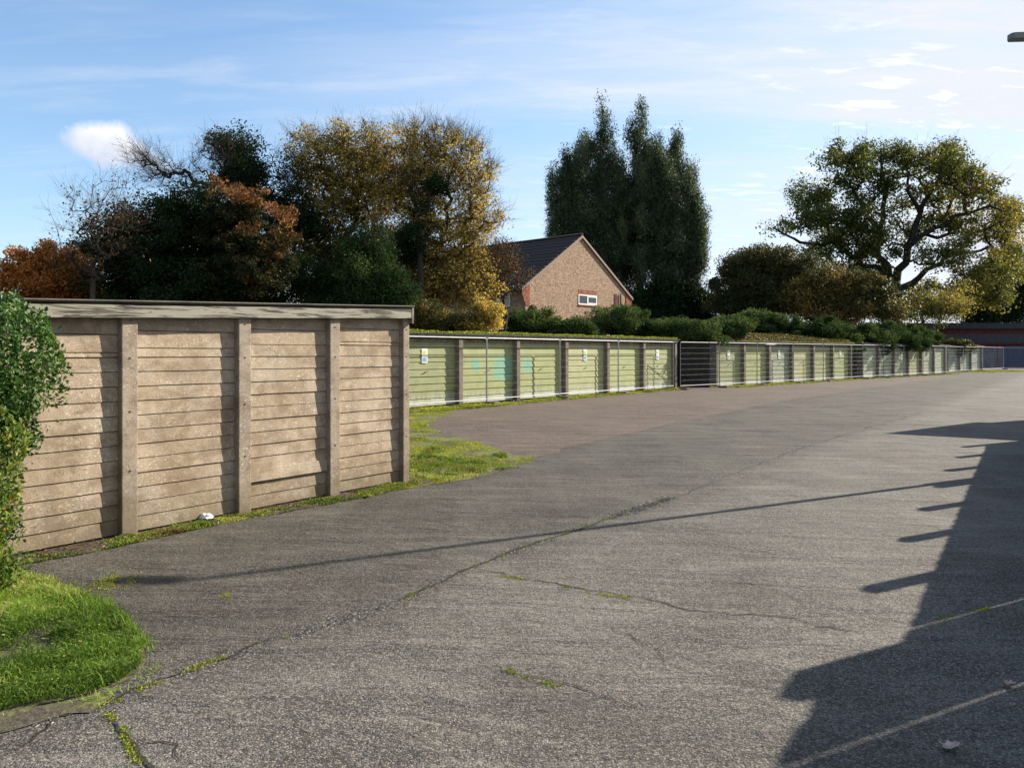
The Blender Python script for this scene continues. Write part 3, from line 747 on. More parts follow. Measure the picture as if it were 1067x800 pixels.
MB().box(.022,.05,-.13,-.06,ht(0)-.14,ht(0)+.05).build('end_board',M['old_timber'],cg)

# strip of weeds, moss and washed-out soil at the foot of that wall
def loc2w(o,th,x,y): return (o[0]+x*math.cos(th)-y*math.sin(th), o[1]+x*math.sin(th)+y*math.cos(th))
ls=[loc2w(AX,TH,x,y) for x,y in ((-5.6,0),(-5.6,-.30),(-4.6,-.25),(-3.8,-.36),(-2.6,-.26),(-1.5,-.36),(-.6,-.34),(.3,-.45),(.35,.1),(0,.0))]
sheet('soil_strip',edgejit(ls,.12,.03,6),.0056,M['soil'])
wl=[loc2w(AX,TH,x,y) for x,y in ((-5.6,-.06),(-5.6,-.34),(-4.6,-.28),(-3.8,-.38),(-2.6,-.30),(-1.5,-.40),(-.6,-.38),(.4,-.50),(.35,-.05))]
tag(grass_patch('weeds',wl,26000,.024,.010,L['weed'],31,z=.006,lean=1.1,thin=.57),kind='stuff')
tag(grass_patch('moss',wl,16000,.010,.010,L['moss'],33,z=.006,lean=1.3,thin=.60),kind='stuff')
litter('fallen_leaves',ls,700,.028,L['dry'],32,z=.012,bias=-.3)
# crumpled white paper by the wall
x,y=G(214,542); r=np.random.default_rng(3); V=[];Fc=[]
import bmesh
bm=bmesh.new(); bmesh.ops.create_icosphere(bm,subdivisions=3,radius=.045)
for v_ in bm.verts:
    v_.co*=random.uniform(.7,1.15); v_.co.x*=1.5; v_.co.z=max(v_.co.z*.75,-.02)
me=bpy.data.meshes.new('crumpled_paper'); bm.to_mesh(me); bm.free(); me.materials.append(M['paper'])
o=bpy.data.objects.new('crumpled_paper',me); COL.objects.link(o); o.location=(x,y,.032)
tag(o,'crumpled white paper lying at the foot of the concrete wall','litter')

# ------------------------------------------------------------------ green lock-up rows
DOORH=1.84
def notice(parent,x,z,y,big=True):
    n_=MB().box(x-.11,x+.11,y-.006,y,z-.20,z+.20).build('notice',M['paper'],parent)
    if big:
        MB().box(x-.09,x+.09,y-.009,y-.0065,z+.02,z+.15).build('notice_panel',M['pyellow'],parent)
        MB().box(x-.09,x+.09,y-.009,y-.0065,z-.17,z-.04).build('notice_panel',M['pblue'],parent)
        mm_=MB()
        for q in range(4): mm_.box(x-.07,x+.05-.02*(q%2),y-.0115,y-.0092,z+.125-q*.027,z+.132-q*.027)
        mm_.build('notice_print',M['steel'],parent); mm_=MB()
        for q in range(4): mm_.box(x-.07,x+.06-.03*(q%2),y-.0115,y-.0092,z-.062-q*.027,z-.055-q*.027)
        mm_.build('notice_print',M['steel'],parent)
def lockups(label,origin,th,n,pitch,mats,notices,roof='flat',seed=1,Hh=2.06,pier='pier_concrete',depth=5.4,fas='grey_fascia',handles=True,sidemat='gapshade'):
    root=thing('garage_block',label,'garages',(origin[0],origin[1],0),th,'rows of lock-up garages round the court')
    r=random.Random(seed); L_=n*pitch; pw=.17; rec=.18
    for i in range(n+1):
        x=i*pitch
        MB().box(x-pw/2,x+pw/2,0,rec+.16,0,Hh-.13,jit=.004).build('pier',M[pier],root,bevel=.008)
    for i in range(n):
        x0=i*pitch+pw/2+.003; x1=(i+1)*pitch-pw/2-.003
        m=MB(); W_=x1-x0; shiplap(m,0,W_,.05,DOORH,.205,y=0,lip=.022,jit=.003,rnd=r,nx=3,gap=.007)
        m.poly([(0,.014,.04),(W_,.014,.04),(W_,.014,DOORH),(0,.014,DOORH)])
        d=m.build('garage_door',M[mats[i%len(mats)]],root); d.location=(x0,rec,0)
        if mats[i%len(mats)]=='door_teal2': d['label']='green door with turquoise paint patches across its middle'
        if mats[i%len(mats)]=='door_teal3': d['label']='green door with one round turquoise paint spot'
        if handles:
            hx=W_*.5+.06; m=MB(); m.tube((hx-.09,-.05,.98),(hx+.05,-.05,1.02),.012); m.tube((hx-.02,-.05,1.0),(hx-.02,.0,1.0),.014); m.build('door_handle',M['steel'],d)
        if i in notices: notice(d,W_*.50,1.45,-.026,True)
        MB().box(x0+.001,x1-.001,rec-.03,rec+.05,DOORH,Hh-.132).build('lintel',M['old_timber'],root)
    # fascia board running over the piers
    board(-pw/2,L_+pw/2,-.05,-.002,Hh,Hh,.095,nx=n*4,seed=seed,jit=.006).build('fascia',M[fas],root)
    # end and back walls
    for x in (-pw/2,L_+pw/2-.08):
        m=MB(); m.box(x,x+.08,rec+.17,depth,0,Hh-.14); m.build('side_wall',M[sidemat],root)
    MB().box(-pw/2+.081,L_+pw/2-.081,depth-.08,depth,0,Hh-.2).build('rear_wall',M[sidemat],root)
    if roof=='flat':
        m=MB(); ny=2
        m.prism([(-.2,-.09,Hh+.003),(-.2,depth+.15,Hh-.12),(-.2,depth+.15,Hh-.09),(-.2,-.09,Hh+.035)],(L_+.4,0,0)).build('roof',M['sheet'],root)
    else:
        rz=roof; mid=depth*.5
        # uneven litter-covered pitched roof
        g_=MB(); NX=n*8; NY=12
        for j in range(NY+1):
            y=-.10+(depth+.2)*j/NY
            for i in range(NX+1):
                x=-.2+(L_+.4)*i/NX
                z=Hh+.03+rz*(1-abs(y-mid)/mid)+r.uniform(-.02,.03)*(0 if j in(0,NY) else 1)
                g_.v.append((x,y,z))
        for j in range(NY):
            for i in range(NX):
                s=j*(NX+1)+i; g_.f.append((s,s+1,s+NX+2,s+NX+1))
        o=g_.build('roof',M['litter'],root,smooth=True); md=o.modifiers.new('s','SOLIDIFY'); md.thickness=.05
        for x in (-pw/2+.01,L_+pw/2-.07):
            m=MB(); m.prism([(x,0.3,Hh-.139),(x,depth-.1,Hh-.139),(x,mid,Hh+rz-.08)],(.06,0,0)).build('gable_wall',M[sidemat],root)
    return root
def frame_from(a,b):
    return math.atan2(b[1]-a[1],b[0]-a[0]), math.hypot(b[0]-a[0],b[1]-a[1])
P6=(6.97,32.6); d1=(.636,.772); n1=7; pit1=2.656
O1=(P6[0]-d1[0]*n1*pit1, P6[1]-d1[1]*n1*pit1); TH1=math.atan2(d1[1],d1[0])
lockups('long green lock-up garages with moss-edged flat roof nearest the concrete garage',O1,TH1,n1,pit1,['door_a','door_c','door_teal2','door_teal3','door_b','door_a','door_c'],{1,4,6},seed=2)
O2=(9.1,34.0); E2=(19.47,44.0); TH2,L2=frame_from(O2,E2)
lockups('green garages under a pitched roof brown with leaf litter',O2,TH2,6,L2/6,['door_c','door_a','door_d','door_b','door_c','door_a'],{0,2,5},roof=.42,seed=3)
O3=(20.8,45.5); E3=(31.7,56.0); TH3,L3=frame_from(O3,E3)
lockups('pale green garages half hidden under the dark overhanging evergreen',O3,TH3,6,L3/6,['door_pale','door_d','door_pale','door_c','door_d','door_pale'],set(),seed=4)
O4=(34.4,60.5); E4=(40.2,65.6); TH4,L4=frame_from(O4,E4)
lockups('short block of weathered grey-green garages at the far end of the row',O4,TH4,3,L4/3,['door_grey'],set(),roof=.45,seed=5,pier='dirty_concrete')

# moss on front roof edge of block 1
def roof_moss(O,th,L_,n,seed,z,depth=.5,sz=.05,mat='moss',name='roof_moss',y0=-.10,h=.05,rise=-.02,uni=False):
    r=np.random.default_rng(seed); lx=r.uniform(-.1,L_,n); ly=y0+(r.uniform(0,1,n) if uni else np.abs(r.normal(size=n)))*depth
    thick=vnoise(np.column_stack([lx,ly*0]),1.5,seed)*.6+vnoise(np.column_stack([lx,ly*0]),6,seed+1)*.4
    lz=z+r.uniform(0,1,n)**1.3*h*(.35+1.0*thick)+rise*ly
    c,s=math.cos(th),math.sin(th); X=O[0]+lx*c-ly*s; Y=O[1]+lx*s+ly*c
    V,Fq=leaf_geo(r,np.column_stack([X,Y,lz]),sz,.8)
    return tag(npmesh(name,V,Fq,L[mat],attr=np.clip(r.normal(.55,.25,n),0,1)),kind='stuff')
roof_moss(O1,TH1,n1*pit1,26000,41,2.09,h=.085)
roof_moss(O2,TH2,L2,5000,42,2.07,sz=.05,h=.03)
roof_moss(O2,TH2,L2,22000,43,2.08,depth=2.7,sz=.07,mat='olive',name='leaf_litter',y0=-.05,h=.16,rise=.155,uni=True)
# moss strip along the feet of the rows
def foot_strip(O,th,L_,w0,w1,n,seed,h,mat,thin,name):
    poly=[loc2w(O,th,x,y) for x,y in ((-.5,.1),(-.5,w0),(L_*.3,w0*.9),(L_*.6,w1),(L_+.2,w1*.8),(L_+.2,.1))]
    return tag(grass_patch(name,poly,n,h,.03,L[mat],seed,z=.008,lean=1.2,thin=thin),kind='stuff')
foot_strip(O1,TH1,n1*pit1,-1.25,-.75,42000,51,.045,'moss',.42,'moss')
foot_strip(O2,TH2,L2,-.9,-.8,15000,52,.06,'moss',.45,'moss')
foot_strip(O3,TH3,L3,-1.1,-1.1,9000,53,.06,'weed',.5,'weeds')
foot_strip(O4,TH4,L4,-3.2,-4.5,9000,54,.06,'moss',.3,'moss')

# ------------------------------------------------------------------ mesh site fencing
def fence_proto(W_,Ht=1.97):
    f=thing('fence_panel','x','fence panel',(0,0,0),0,'galvanised mesh fence panels in front of the garages')
    r=.015; m=MB()
    z0,z1=.16,Ht
    m.tube((0,0,.02),(0,0,z1-.05),r);m.tube((W_,0,.02),(W_,0,z1-.05),r)
    m.tube((.05,0,z1),(W_-.05,0,z1),r);m.tube((0,0,z1-.05),(.05,0,z1),r);m.tube((W_,0,z1-.05),(W_-.05,0,z1),r)
    m.tube((0,0,z0),(W_,0,z0),r)
    m.build('frame',M['galv'],f,smooth=False)
    m=MB()
    for z in np.arange(z0+.22,z1-.05,.225): m.tube((0,0,z),(W_,0,z),.0013,n=4)
    for x in np.arange(.085,W_,.085): m.tube((x,.004,z0),(x,.004,z1),.0008,n=3)
    m.build('wire_mesh',M['galv'],f)
    MB().box(-.11,.11,-.40,.04,0,.09).build('foot_block',M['dirty_concrete'],f,bevel=.02)
    return f
protoP={}
ordn=['first','second','third','fourth','fifth','sixth','seventh','eighth','ninth','tenth','eleventh','twelfth','thirteenth','fourteenth','fifteenth','sixteenth','seventeenth','eighteenth','nineteenth','twentieth','twenty-first','twenty-second']
fp=[]
def P1(s,o=-.55): return loc2w(O1,TH1,s,o)
def onrow(O,th,px,o):
    # point on the line parallel to the row at offset o seen at bearing px
    t=(px-CX)/F; a=loc2w(O,th,0,o); c,s=math.cos(th),math.sin(th)
    u=(t*a[1]-a[0])/(c-t*s); return (a[0]+u*c,a[1]+u*s)
F1=[onrow(O1,TH1,x,-.22) for x in (409,507.5,583.5,644.5,702)]
F2=[onrow(O2,TH2,x,-.24) for x in (750,789,827,858,886)]
F3=[onrow(O3,TH3,x,-.35) for x in (899,921,942,962,985)]
F4=[onrow(O4,TH4,x,-.8) for x in (1004,1024)]
F5=[(44.5,69.5),(47.9,69.8)]
chain=F1+[(F1[-1][0]+.25,F1[-1][1]-.12)]+F2+F3+F4+F5+[(51.3,70.0),(54.7,70.2)]
desc=lambda i:None
k_=0; first=None
where=[(0,'in front of the door with a notice beside the concrete garage'),(1,'across the turquoise-patched doors'),(2,'in front of the green doors right of the turquoise spot'),(3,'at the right end of the moss-roofed garages')]
for i in range(len(chain)-1):
    a,b=chain[i],chain[i+1]; L_=math.hypot(b[0]-a[0],b[1]-a[1]); th=math.atan2(b[1]-a[1],b[0]-a[0])
    if L_<.5: continue
    if first is None: first=fence_proto(3.45); o=first
    else: o=copy_tree(first)
    o.location=(a[0],a[1],0); o.rotation_euler=(0,0,th); 
    if abs(L_-3.45)>.02: o.scale=((L_-.03)/3.45,1,1)
    k_+=1; fp.append(o)
    o['label']=f'wire mesh fence panel, {ordn[k_-1]} along the row counting from the concrete garage'
fp[0]['label']='wire mesh fence panel nearest the concrete garage, before the first noticed door'
fp[1]['label']='wire mesh fence panel crossing the turquoise-patched green door'
fp[2]['label']='wire mesh fence panel right of the turquoise spot, before a noticed green door'
fp[3]['label']='wire mesh fence panel at the right end of the moss-roofed garages'
fp[4]['label']='wire mesh fence panel slanting across the dark gap between two garage blocks'

# ------------------------------------------------------------------ house behind
hl=(.66,37.9); hr=(6.8,44.8); hth,hw=frame_from(hl,hr); EH,RH=4.87,7.75; HL=10.0
hs=thing('brick_house','buff brick house with dark tiled gable roof behind the garages','house',(hl[0],hl[1],0),hth)
m=MB(); m.prism([(0,0,0),(hw,0,0),(hw,0,EH),(hw/2,0,RH),(0,0,EH)],(0,.3,0)).build('gable_wall',M['buff'],hs)
m=MB(); m.box(0,.3,.301,HL,0,EH); m.box(hw-.3,hw,.301,HL,0,EH); m.prism([(0,HL,0),(hw,HL,0),(hw,HL,EH),(hw/2,HL,RH),(0,HL,EH)],(0,.3,0)); m.build('side_wall',M['buff'],hs)
# roof
for sgn in (0,1):
    xe=-.35 if sgn==0 else hw+.35; sl=(RH-EH)/(hw/2); ze=EH-.35*sl
    m=MB(); 
    NR=14
    for q in range(NR):   # tile courses as real steps
        t0=q/NR;t1=(q+1)/NR
        xa=xe+(hw/2-xe)*t0; xb=xe+(hw/2-xe)*t1; za=ze+(RH-ze)*t0+.10; zb=ze+(RH-ze)*t1+.10
        m.prism([(xa,-.06,za-.0+.03),(xb,-.06,zb),(xb,-.06,zb-.06),(xa,-.06,za-.06)],(0,HL+.4,0))
    m.build('roof',M['tile'],hs)
    # verge boards
    m=MB(); m.prism([(xe,-.10,ze-.07),(hw/2,-.10,RH-.05),(hw/2,-.10,RH+.09),(xe,-.10,ze+.07)],(0,.037,0)).build('verge_board',M['verge_paint'],hs)
MB().tube((hw/2,-.08,RH+.10),(hw/2,HL+.3,RH+.10),.11,n=8).build('ridge_tile',M['tile'],hs)
for x0,x1 in ((-.28,.30),(hw-.30,hw+.28)):
    s0=.004
    m=MB()
    if x0<0: m.prism([(x0,-.03,EH-.42),(.0,-.03,EH-1.0),(.30,-.03,EH-1.0),(.30,-.03,EH+.13),(x0,-.03,EH-.22)],(0,.027,0))
    else: m.prism([(x0,-.03,EH-1.0),(hw,-.03,EH-1.0),(x1,-.03,EH-.42),(x1,-.03,EH-.22),(x0,-.03,EH+.13)],(0,.027,0))
    m.build('brick_kneeler',M['redbrick'],hs)
def onwall(px): # local x on gable wall at bearing px
    t=(px-CX)/F; c,s=math.cos(hth),math.sin(hth); return (t*hl[1]-hl[0])/(c-t*s)
wx0,wx1=onwall(602.5),onwall(621.5); wz0,wz1=4.12,4.66
f=MB(); fw=.06
f.box(wx0,wx1,-.03,.0,wz0,wz0+fw); f.box(wx0,wx1,-.03,.0,wz1-fw,wz1)
for a in (wx0,(wx0+wx1)/2-.05,wx1-fw): f.box(a,a+(.1 if a>wx0 and a<wx1-fw*2 else fw),-.028,.0,wz0+fw,wz1-fw)
cas=(wx0+wx1)/2+.05; f.box(cas,wx1-fw,-.04,-.005,wz0+fw,wz0+fw*2); f.box(cas,wx1-fw,-.04,-.005,wz1-fw*2,wz1-fw)
wn=f.build('window',M['white_paint'],hs)
MB().box(wx0+fw,wx1-fw,-.012,-.004,wz0+fw+.001,wz1-fw-.001).build('pane',M['glass'],wn)
MB().box(wx0-.04,wx1+.04,-.05,-.002,wz0-.07,wz0-.002).build('sill',M['redbrick'],wn)
MB().box(wx0,wx1,-.012,-.002,wz1+.002,wz1+.26).build('lintel',M['redbrick'],hs)
vx=onwall(641.5)
m=MB()
for q in range(9): m.box(vx-.15,vx+.15,-.03,-.004,4.0+q*.1,4.07+q*.1)
m.build('vent',M['dkbrick'],hs)
dx_=onwall(646); MB().tube((dx_,-.06,0),(dx_,-.06,4.9),.04).build('downpipe',M['steel'],hs)
# window in shaded side wall
m=MB(); m.box(-.04,0,1.0,2.6,3.85,4.55); wn=m.build('window',M['white_paint'],hs)
m=MB(); m.box(-.05,-.041,1.06,1.76,3.91,4.49); m.box(-.05,-.041,1.84,2.54,3.91,4.49); m.build('pane',M['glass'],wn)
MB().tube((-.42,-.05,EH-.22),(-.42,HL,EH-.22),.06).build('gutter',M['steel'],hs)

# ------------------------------------------------------------------ far block with navy doors
bz=thing('brick_garage_building','dark red brick building with navy doors and flat dark roof at the court end','building',(43.0,78.0,0),math.radians(-2))
MB().box(-2,48,3.2,9,0,4.0).build('upper_wall',M['dkbrick'],bz)
MB().box(-2.4,48.4,2.7,9.4,4.001,4.62).build('roof',M['darkfascia'],bz)
MB().box(-1,48,.1,3.19,0,2.35).build('wall',M['dkbrick'],bz)
MB().box(-1.3,48.3,-.35,3.6,2.351,2.50).build('canopy_soffit',M['dkbrick'],bz)
MB().box(-1.4,48.4,-.45,3.18,2.501,3.35).build('canopy_fascia',M['darkfascia'],bz)
for i in range(14):
    x=-.6+i*3.4
    m=MB()
    for q in range(13): m.box(x+.1+q*.245,x+.1+q*.245+.235,.02,.098,.03,2.2)
    m.build('garage_door',M['navy'],bz)

# ------------------------------------------------------------------ right-hand boundary (out of frame, throws the long shadow)
fl=Vector((.556,.831,0)).normalized(); fn=Vector((fl.y,-fl.x,0)); cot=1/math.tan(SUN_EL)
sv=Vector((math.sin(SUN_AZ),math.cos(SUN_AZ),0)); kp=sv.dot(fn)
FH=1.75; E0=Vector((.98,2.86,0))+Vector((.808,-.589,0))*.24   # a point on the edge of the shade
fo=E0+fn*(kp*cot*FH)
fth=math.atan2(fl.y,fl.x)
rf=thing('timber_fence','tall close-boarded timber fence with raised posts along the right edge of the court','fence',(fo.x,fo.y,0),fth)
HXP=.38
def salong(p): return (Vector((p[0],p[1],0))+sv*cot*(FH+HXP)-fo).dot(fl)
posts=[salong(p) for p in ((1.34,3.59),(2.35,4.96),(3.27,6.23),(4.05,7.5),(4.9,8.79),(5.72,10.0),(6.6,11.2),(7.4,12.5))]
posts=[posts[0]-1.5*i for i in range(6,0,-1)]+posts
def slit(p):
    q=Vector((p[0],p[1],0)); t=(fo-q).dot(fn)/sv.dot(fn); return (q+sv*t-fo).dot(fl)
slits=[slit((2.6,4.5)),slit((2.95,4.5)),slit((1.5,3.12))]
for i,s_ in enumerate(posts):
    wd=.07; hx=HXP-random.uniform(0,.05)+(.0 if i>5 else .06)
    if i==6: wd=.17; hx=HXP+.02
    MB().box(s_-wd,s_+wd,-.05,.05,0,FH+hx).build('post',M['old_timber'],rf)
for i in range(len(posts)-1):
    a=posts[i]+.091;b=posts[i+1]-.091
    if i==6: a+=.09
    if i==5: b-=.09
    m=MB(); x=a; r=random.Random(i); ph=FH+(.27 if i<6 else 0)
    while x<b-.01:
        x2=min(x+.12,b); gs=[g for g in slits if x<=g<x2]
        if gs: g=gs[0]; m.box(x,max(x+.004,g-.03),-.012,.012,.04,ph); 
        if gs and x2-(g+.03)>.004: m.box(g+.03,x2-.0005,-.012,.012,.04,ph)
        if not gs: m.box(x,x2-.0005,-.012,.012,.04,ph+r.uniform(-.01,.01))
        x=x2
    m.build('fence_boards',M['old_timber'],rf)
# outbuilding at its far end
tp=Vector((7.17,14.6,0)); bh=3.3
apex=tp+sv*cot*bh
ob=thing('brick_shed','small gabled brick outbuilding at the end of the timber fence','shed',(apex.x,apex.y,0),fth)
m=MB(); m.prism([(-1.25,0,0),(1.0,0,0),(1.0,0,1.9),(0,0,bh-.1),(-1.25,0,2.0)],(0,-5,0)).build('wall',M['redbrick'],ob)
m=MB(); m.prism([(-1.45,.1,1.95),(0,.1,bh),(0,.1,bh-.1),(-1.45,.1,1.85)],(0,-5.2,0)); m.prism([(1.2,.1,1.80),(0,.1,bh),(0,.1,bh-.1),(1.2,.1,1.70)],(0,-5.2,0)); m.build('roof',M['tile'],ob)
# street lamp: only its head reaches into the frame
lb=(7.17,10.2); hz=1.55+(HY-36)/F*10.1
lp=thing('street_lamp','slim grey street lamp whose head reaches into the top right corner','street lamp',(lb[0],lb[1],0))
MB().tube((0,0,0),(0,0,1.4),.075,n=16).tube((0,0,1.4),(0,0,hz),.05,.035,n=16).build('pole',M['lamp'],lp,smooth=False)
m=MB(); m.tube((.03,0,hz-.02),(-.15,-.02,hz+.005),.03,n=12); m.build('bracket',M['lamp'],lp)
hxl=(1056-CX)/F*10.1-lb[0]
m=MB(); m.prism([(-.12,-.09,hz-.03),(-.12,.07,hz-.03),(hxl+.03,.06,hz-.045),(hxl,.03,hz-.045),(hxl,-.05,hz-.045),(hxl+.03,-.08,hz-.045)],(0,0,.085)); m.build('lamp_head',M['lamp'],lp,bevel=.012)

# ------------------------------------------------------------------ planting
# near hedge on the left
def hedge_mass(name,label,cat,blobs,mat,n,size,seed,base,sn=60):
    r=np.random.default_rng(seed); bl=np.array(blobs,float); w=bl[:,3]*bl[:,4]+bl[:,4]*bl[:,5]; w/=w.sum()
    idx=r.choice(len(bl),n,p=w); u=rnd_unit(r,n); rad=1-np.abs(r.normal(size=n))*.16
    C=bl[idx,:3]+u*rad[:,None]*bl[idx,3:6]
    lump=vnoise(C[:,[0,2]]+C[:,[1,1]]*.7,5,seed); lump2=vnoise(C[:,[0,2]]+C[:,[1,1]]*.9,13,seed+9); C=C+u*((lump-.5)*.20+(lump2-.5)*.12+(r.uniform(0,1,n)>.985)*r.uniform(.03,.12,n))[:,None]
    keep=C[:,2]>.03; C=C[keep]; u=u[keep]; bi=idx[keep]
    V,Fq=leaf6(r,C,size,u)
    root=thing(name,label,cat,base)
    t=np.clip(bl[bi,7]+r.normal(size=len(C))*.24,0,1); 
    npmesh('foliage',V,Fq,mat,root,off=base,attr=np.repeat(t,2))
    A=[];Bb=[]
    for q in range(sn):
        b=bl[r.integers(len(bl))]; e=b[:3]+rnd_unit(r,1)[0]*b[3:6]*.8; s0=np.array([base[0]-.35+r.normal()*.08,base[1]+.08+r.normal()*.08,.0]); mid=(s0+e)/2+r.normal(size=3)*.08
        A+=[s0,mid];Bb+=[mid,e]
    A=np.array(A);Bb=np.array(Bb); ra=np.where(np.arange(len(A))%2==0,.012,.008); V,Fq=tubes(A,Bb,ra,ra*.6,5); npmesh('stem',V,Fq,M['bark'],root,off=base)
    return root
def leaf6(r,C,size,out):
    """pointed oval leaf, folded along its midrib: two quads"""
    n=len(C); d=rnd_unit(r,n)*.9+out*.5; d[:,2]+=.25; d/=np.linalg.norm(d,axis=1,keepdims=True)
    e=out+rnd_unit(r,n)*.8; s=np.cross(d,e); s/=np.linalg.norm(s,axis=1,keepdims=True)+1e-9; u=np.cross(s,d)
    sz=(size*r.uniform(.6,1.35,n))[:,None]
    b=C-d*sz*.5; t=C+d*sz*.5-u*sz*.05
    l1=C-d*sz*.12+s*sz*.26+u*sz*.08; l2=C+d*sz*.2+s*sz*.22+u*sz*.07
    r1=C-d*sz*.12-s*sz*.26+u*sz*.08; r2=C+d*sz*.2-s*sz*.22+u*sz*.07
    V=np.stack([b,l1,l2,t,r2,r1],1).reshape(-1,3); i=(np.arange(n)*6)[:,None]
    Fq=np.stack([i+np.array([[0,1,2,3]]),i+np.array([[0,3,4,5]])],1).reshape(-1,4)
    return V,Fq
hx,hy=-3.65,5.0
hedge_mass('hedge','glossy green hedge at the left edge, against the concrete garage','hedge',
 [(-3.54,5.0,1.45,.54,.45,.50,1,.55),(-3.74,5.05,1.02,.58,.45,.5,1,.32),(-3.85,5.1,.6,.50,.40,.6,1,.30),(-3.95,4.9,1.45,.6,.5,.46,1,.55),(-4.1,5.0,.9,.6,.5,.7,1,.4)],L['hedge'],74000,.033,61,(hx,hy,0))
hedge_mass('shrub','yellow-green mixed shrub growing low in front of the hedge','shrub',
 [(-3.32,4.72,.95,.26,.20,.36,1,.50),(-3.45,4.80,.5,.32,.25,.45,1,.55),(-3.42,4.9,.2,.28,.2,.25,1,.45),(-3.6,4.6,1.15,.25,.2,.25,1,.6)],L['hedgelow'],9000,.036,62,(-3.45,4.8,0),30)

GT='trees behind the garages on the left'
# orange beech
tree('beech_tree','rounded orange-leaved beech low at far left behind the hedge','tree',P(45,367,24)[:2]+(0,),P(45,300,24),
  [B(50,285,24,40,32,1,.5,1),B(20,290,24,28,28,1,.6,1),B(75,295,24,22,30,1,.35,1)],L['orange'],150,.32,170,.10,.12,seed=71,tip=.006)
tree('thin_tree','thin half-bare tree with few dark red leaves beside the orange beech','tree',P(95,367,23)[:2]+(0,),P(97,290,23),
  [B(95,235,23,42,42,1,.45,.14),B(125,225,23,35,45,1,.4,.25),B(85,275,23,30,30,1,.35,.4)],L['rust'],150,.4,26,.09,.09,seed=72,tip=.005,twigs=5,twig_len=1.3)
tree('holly_tree','broad blackish-green evergreen filling the space left of the rust tree','tree',P(180,367,26)[:2]+(0,),P(180,300,26),
  [B(125,275,26,40,50,1.3,.5,1),B(160,235,26,44,30,1.2,.5,1),B(180,265,26,62,56,1,.4,1),B(215,232,26,44,40,1,.4,1),B(180,310,26,110,40,1,.4,1),B(270,280,26.5,50,60,1,.4,1)],L['dark'],640,.42,240,.10,.22,seed=73,tip=.009)
tree('bare_tree','bare tree with one limb leaning left against the cloud','tree',P(262,367,29)[:2]+(0,),P(222,200,29),
  [B(150,165,29,24,14,1.6,.5,.0),B(172,182,29,30,16,1.6,.5,.0),B(200,192,29,24,20,1,.5,.02),B(222,165,29,24,24,1.2,.4,.03)],L['rust'],260,.40,20,.08,.13,seed=74,tip=.0065,twigs=6,twig_len=1.4,wob=.15)
tree('ivy_tree','dark ivy-clad treetop rising above the rust-coloured leaves','tree',P(250,367,30)[:2]+(0,),P(250,220,30),
  [B(246,153,30,24,17,1.5,.75,1),B(250,178,30,28,22,1,.6,1),B(258,205,30,34,30,1,.4,1),B(292,185,30,20,36,.7,.4,.12),B(300,230,30,34,34,.8,.3,.9)],L['dark'],200,.42,190,.10,.2,seed=75,tip=.008,twigs=5,twig_len=1.3)
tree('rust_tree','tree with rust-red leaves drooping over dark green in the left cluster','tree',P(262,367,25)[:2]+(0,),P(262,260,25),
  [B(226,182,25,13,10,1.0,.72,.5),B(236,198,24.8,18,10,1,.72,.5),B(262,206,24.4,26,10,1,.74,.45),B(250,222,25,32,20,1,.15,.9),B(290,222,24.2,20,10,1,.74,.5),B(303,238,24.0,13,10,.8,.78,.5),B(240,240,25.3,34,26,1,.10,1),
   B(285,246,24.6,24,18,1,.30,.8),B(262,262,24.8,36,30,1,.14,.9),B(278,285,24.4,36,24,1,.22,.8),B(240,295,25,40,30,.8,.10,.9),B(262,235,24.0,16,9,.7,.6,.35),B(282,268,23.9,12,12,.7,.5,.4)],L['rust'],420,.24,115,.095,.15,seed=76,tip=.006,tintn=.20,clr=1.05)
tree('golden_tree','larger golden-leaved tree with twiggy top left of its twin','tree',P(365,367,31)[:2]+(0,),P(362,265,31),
  [B(325,150,31,28,22,1.3,.66,.55),B(360,148,31,32,22,1.3,.74,.55),B(400,155,31,32,26,1.3,.80,.55),B(428,165,31,20,22,1,.74,.5),B(345,178,31,46,28,1,.58,.8),B(395,188,31,44,28,1,.74,.75),B(312,195,31.5,24,36,1,.40,.6),  # lighter tints on sun-side ends: sunlight put into the leaf colour
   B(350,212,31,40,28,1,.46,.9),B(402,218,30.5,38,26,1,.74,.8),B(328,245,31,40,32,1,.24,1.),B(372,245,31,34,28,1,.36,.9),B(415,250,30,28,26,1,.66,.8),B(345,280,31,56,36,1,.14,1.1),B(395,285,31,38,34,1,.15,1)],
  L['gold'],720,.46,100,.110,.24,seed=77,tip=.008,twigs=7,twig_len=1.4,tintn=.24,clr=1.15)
tree('golden_tree','golden-leaved tree with bare top twigs beside the house, right of its twin','tree',P(455,367,30)[:2]+(0,),P(452,270,30),
  [B(440,152,30,26,22,1.4,.75,.45),B(470,152,30,28,22,1.4,.80,.38),B(496,182,30,26,28,1.3,.82,.45),B(455,182,30,36,26,1,.80,.7),B(428,195,30,28,30,1,.62,.6),B(480,212,30,32,26,1,.82,.5),B(506,225,29.5,22,26,1,.8,.55),  # right-hand blobs tinted brighter, painting the sunlit side into the leaves
   B(445,225,30,28,24,1,.55,.75),B(478,245,30,34,24,1,.84,.7),B(430,260,30,32,26,1,.55,.8),B(468,275,30,38,26,1,.80,.75),B(500,272,30,22,24,1,.7,.5),B(440,300,30,40,26,1,.66,.8),B(490,302,30,34,22,1,.78,.7)],
  L['gold'],760,.42,78,.105,.22,seed=78,tip=.009,twigs=8,twig_len=1.6,tintn=.24,clr=1.1)
tree('ivy_tree','dark ivy-covered stem between the two golden trees','tree',P(437,367,29)[:2]+(0,),P(440,240,29),
  [B(455,195,29,10,13,1,.5,1),B(440,222,29,12,16,1,.5,.9),B(425,255,29,18,24,1,.5,1)],L['dark'],60,.30,130,.09,.14,seed=79,tip=.007)
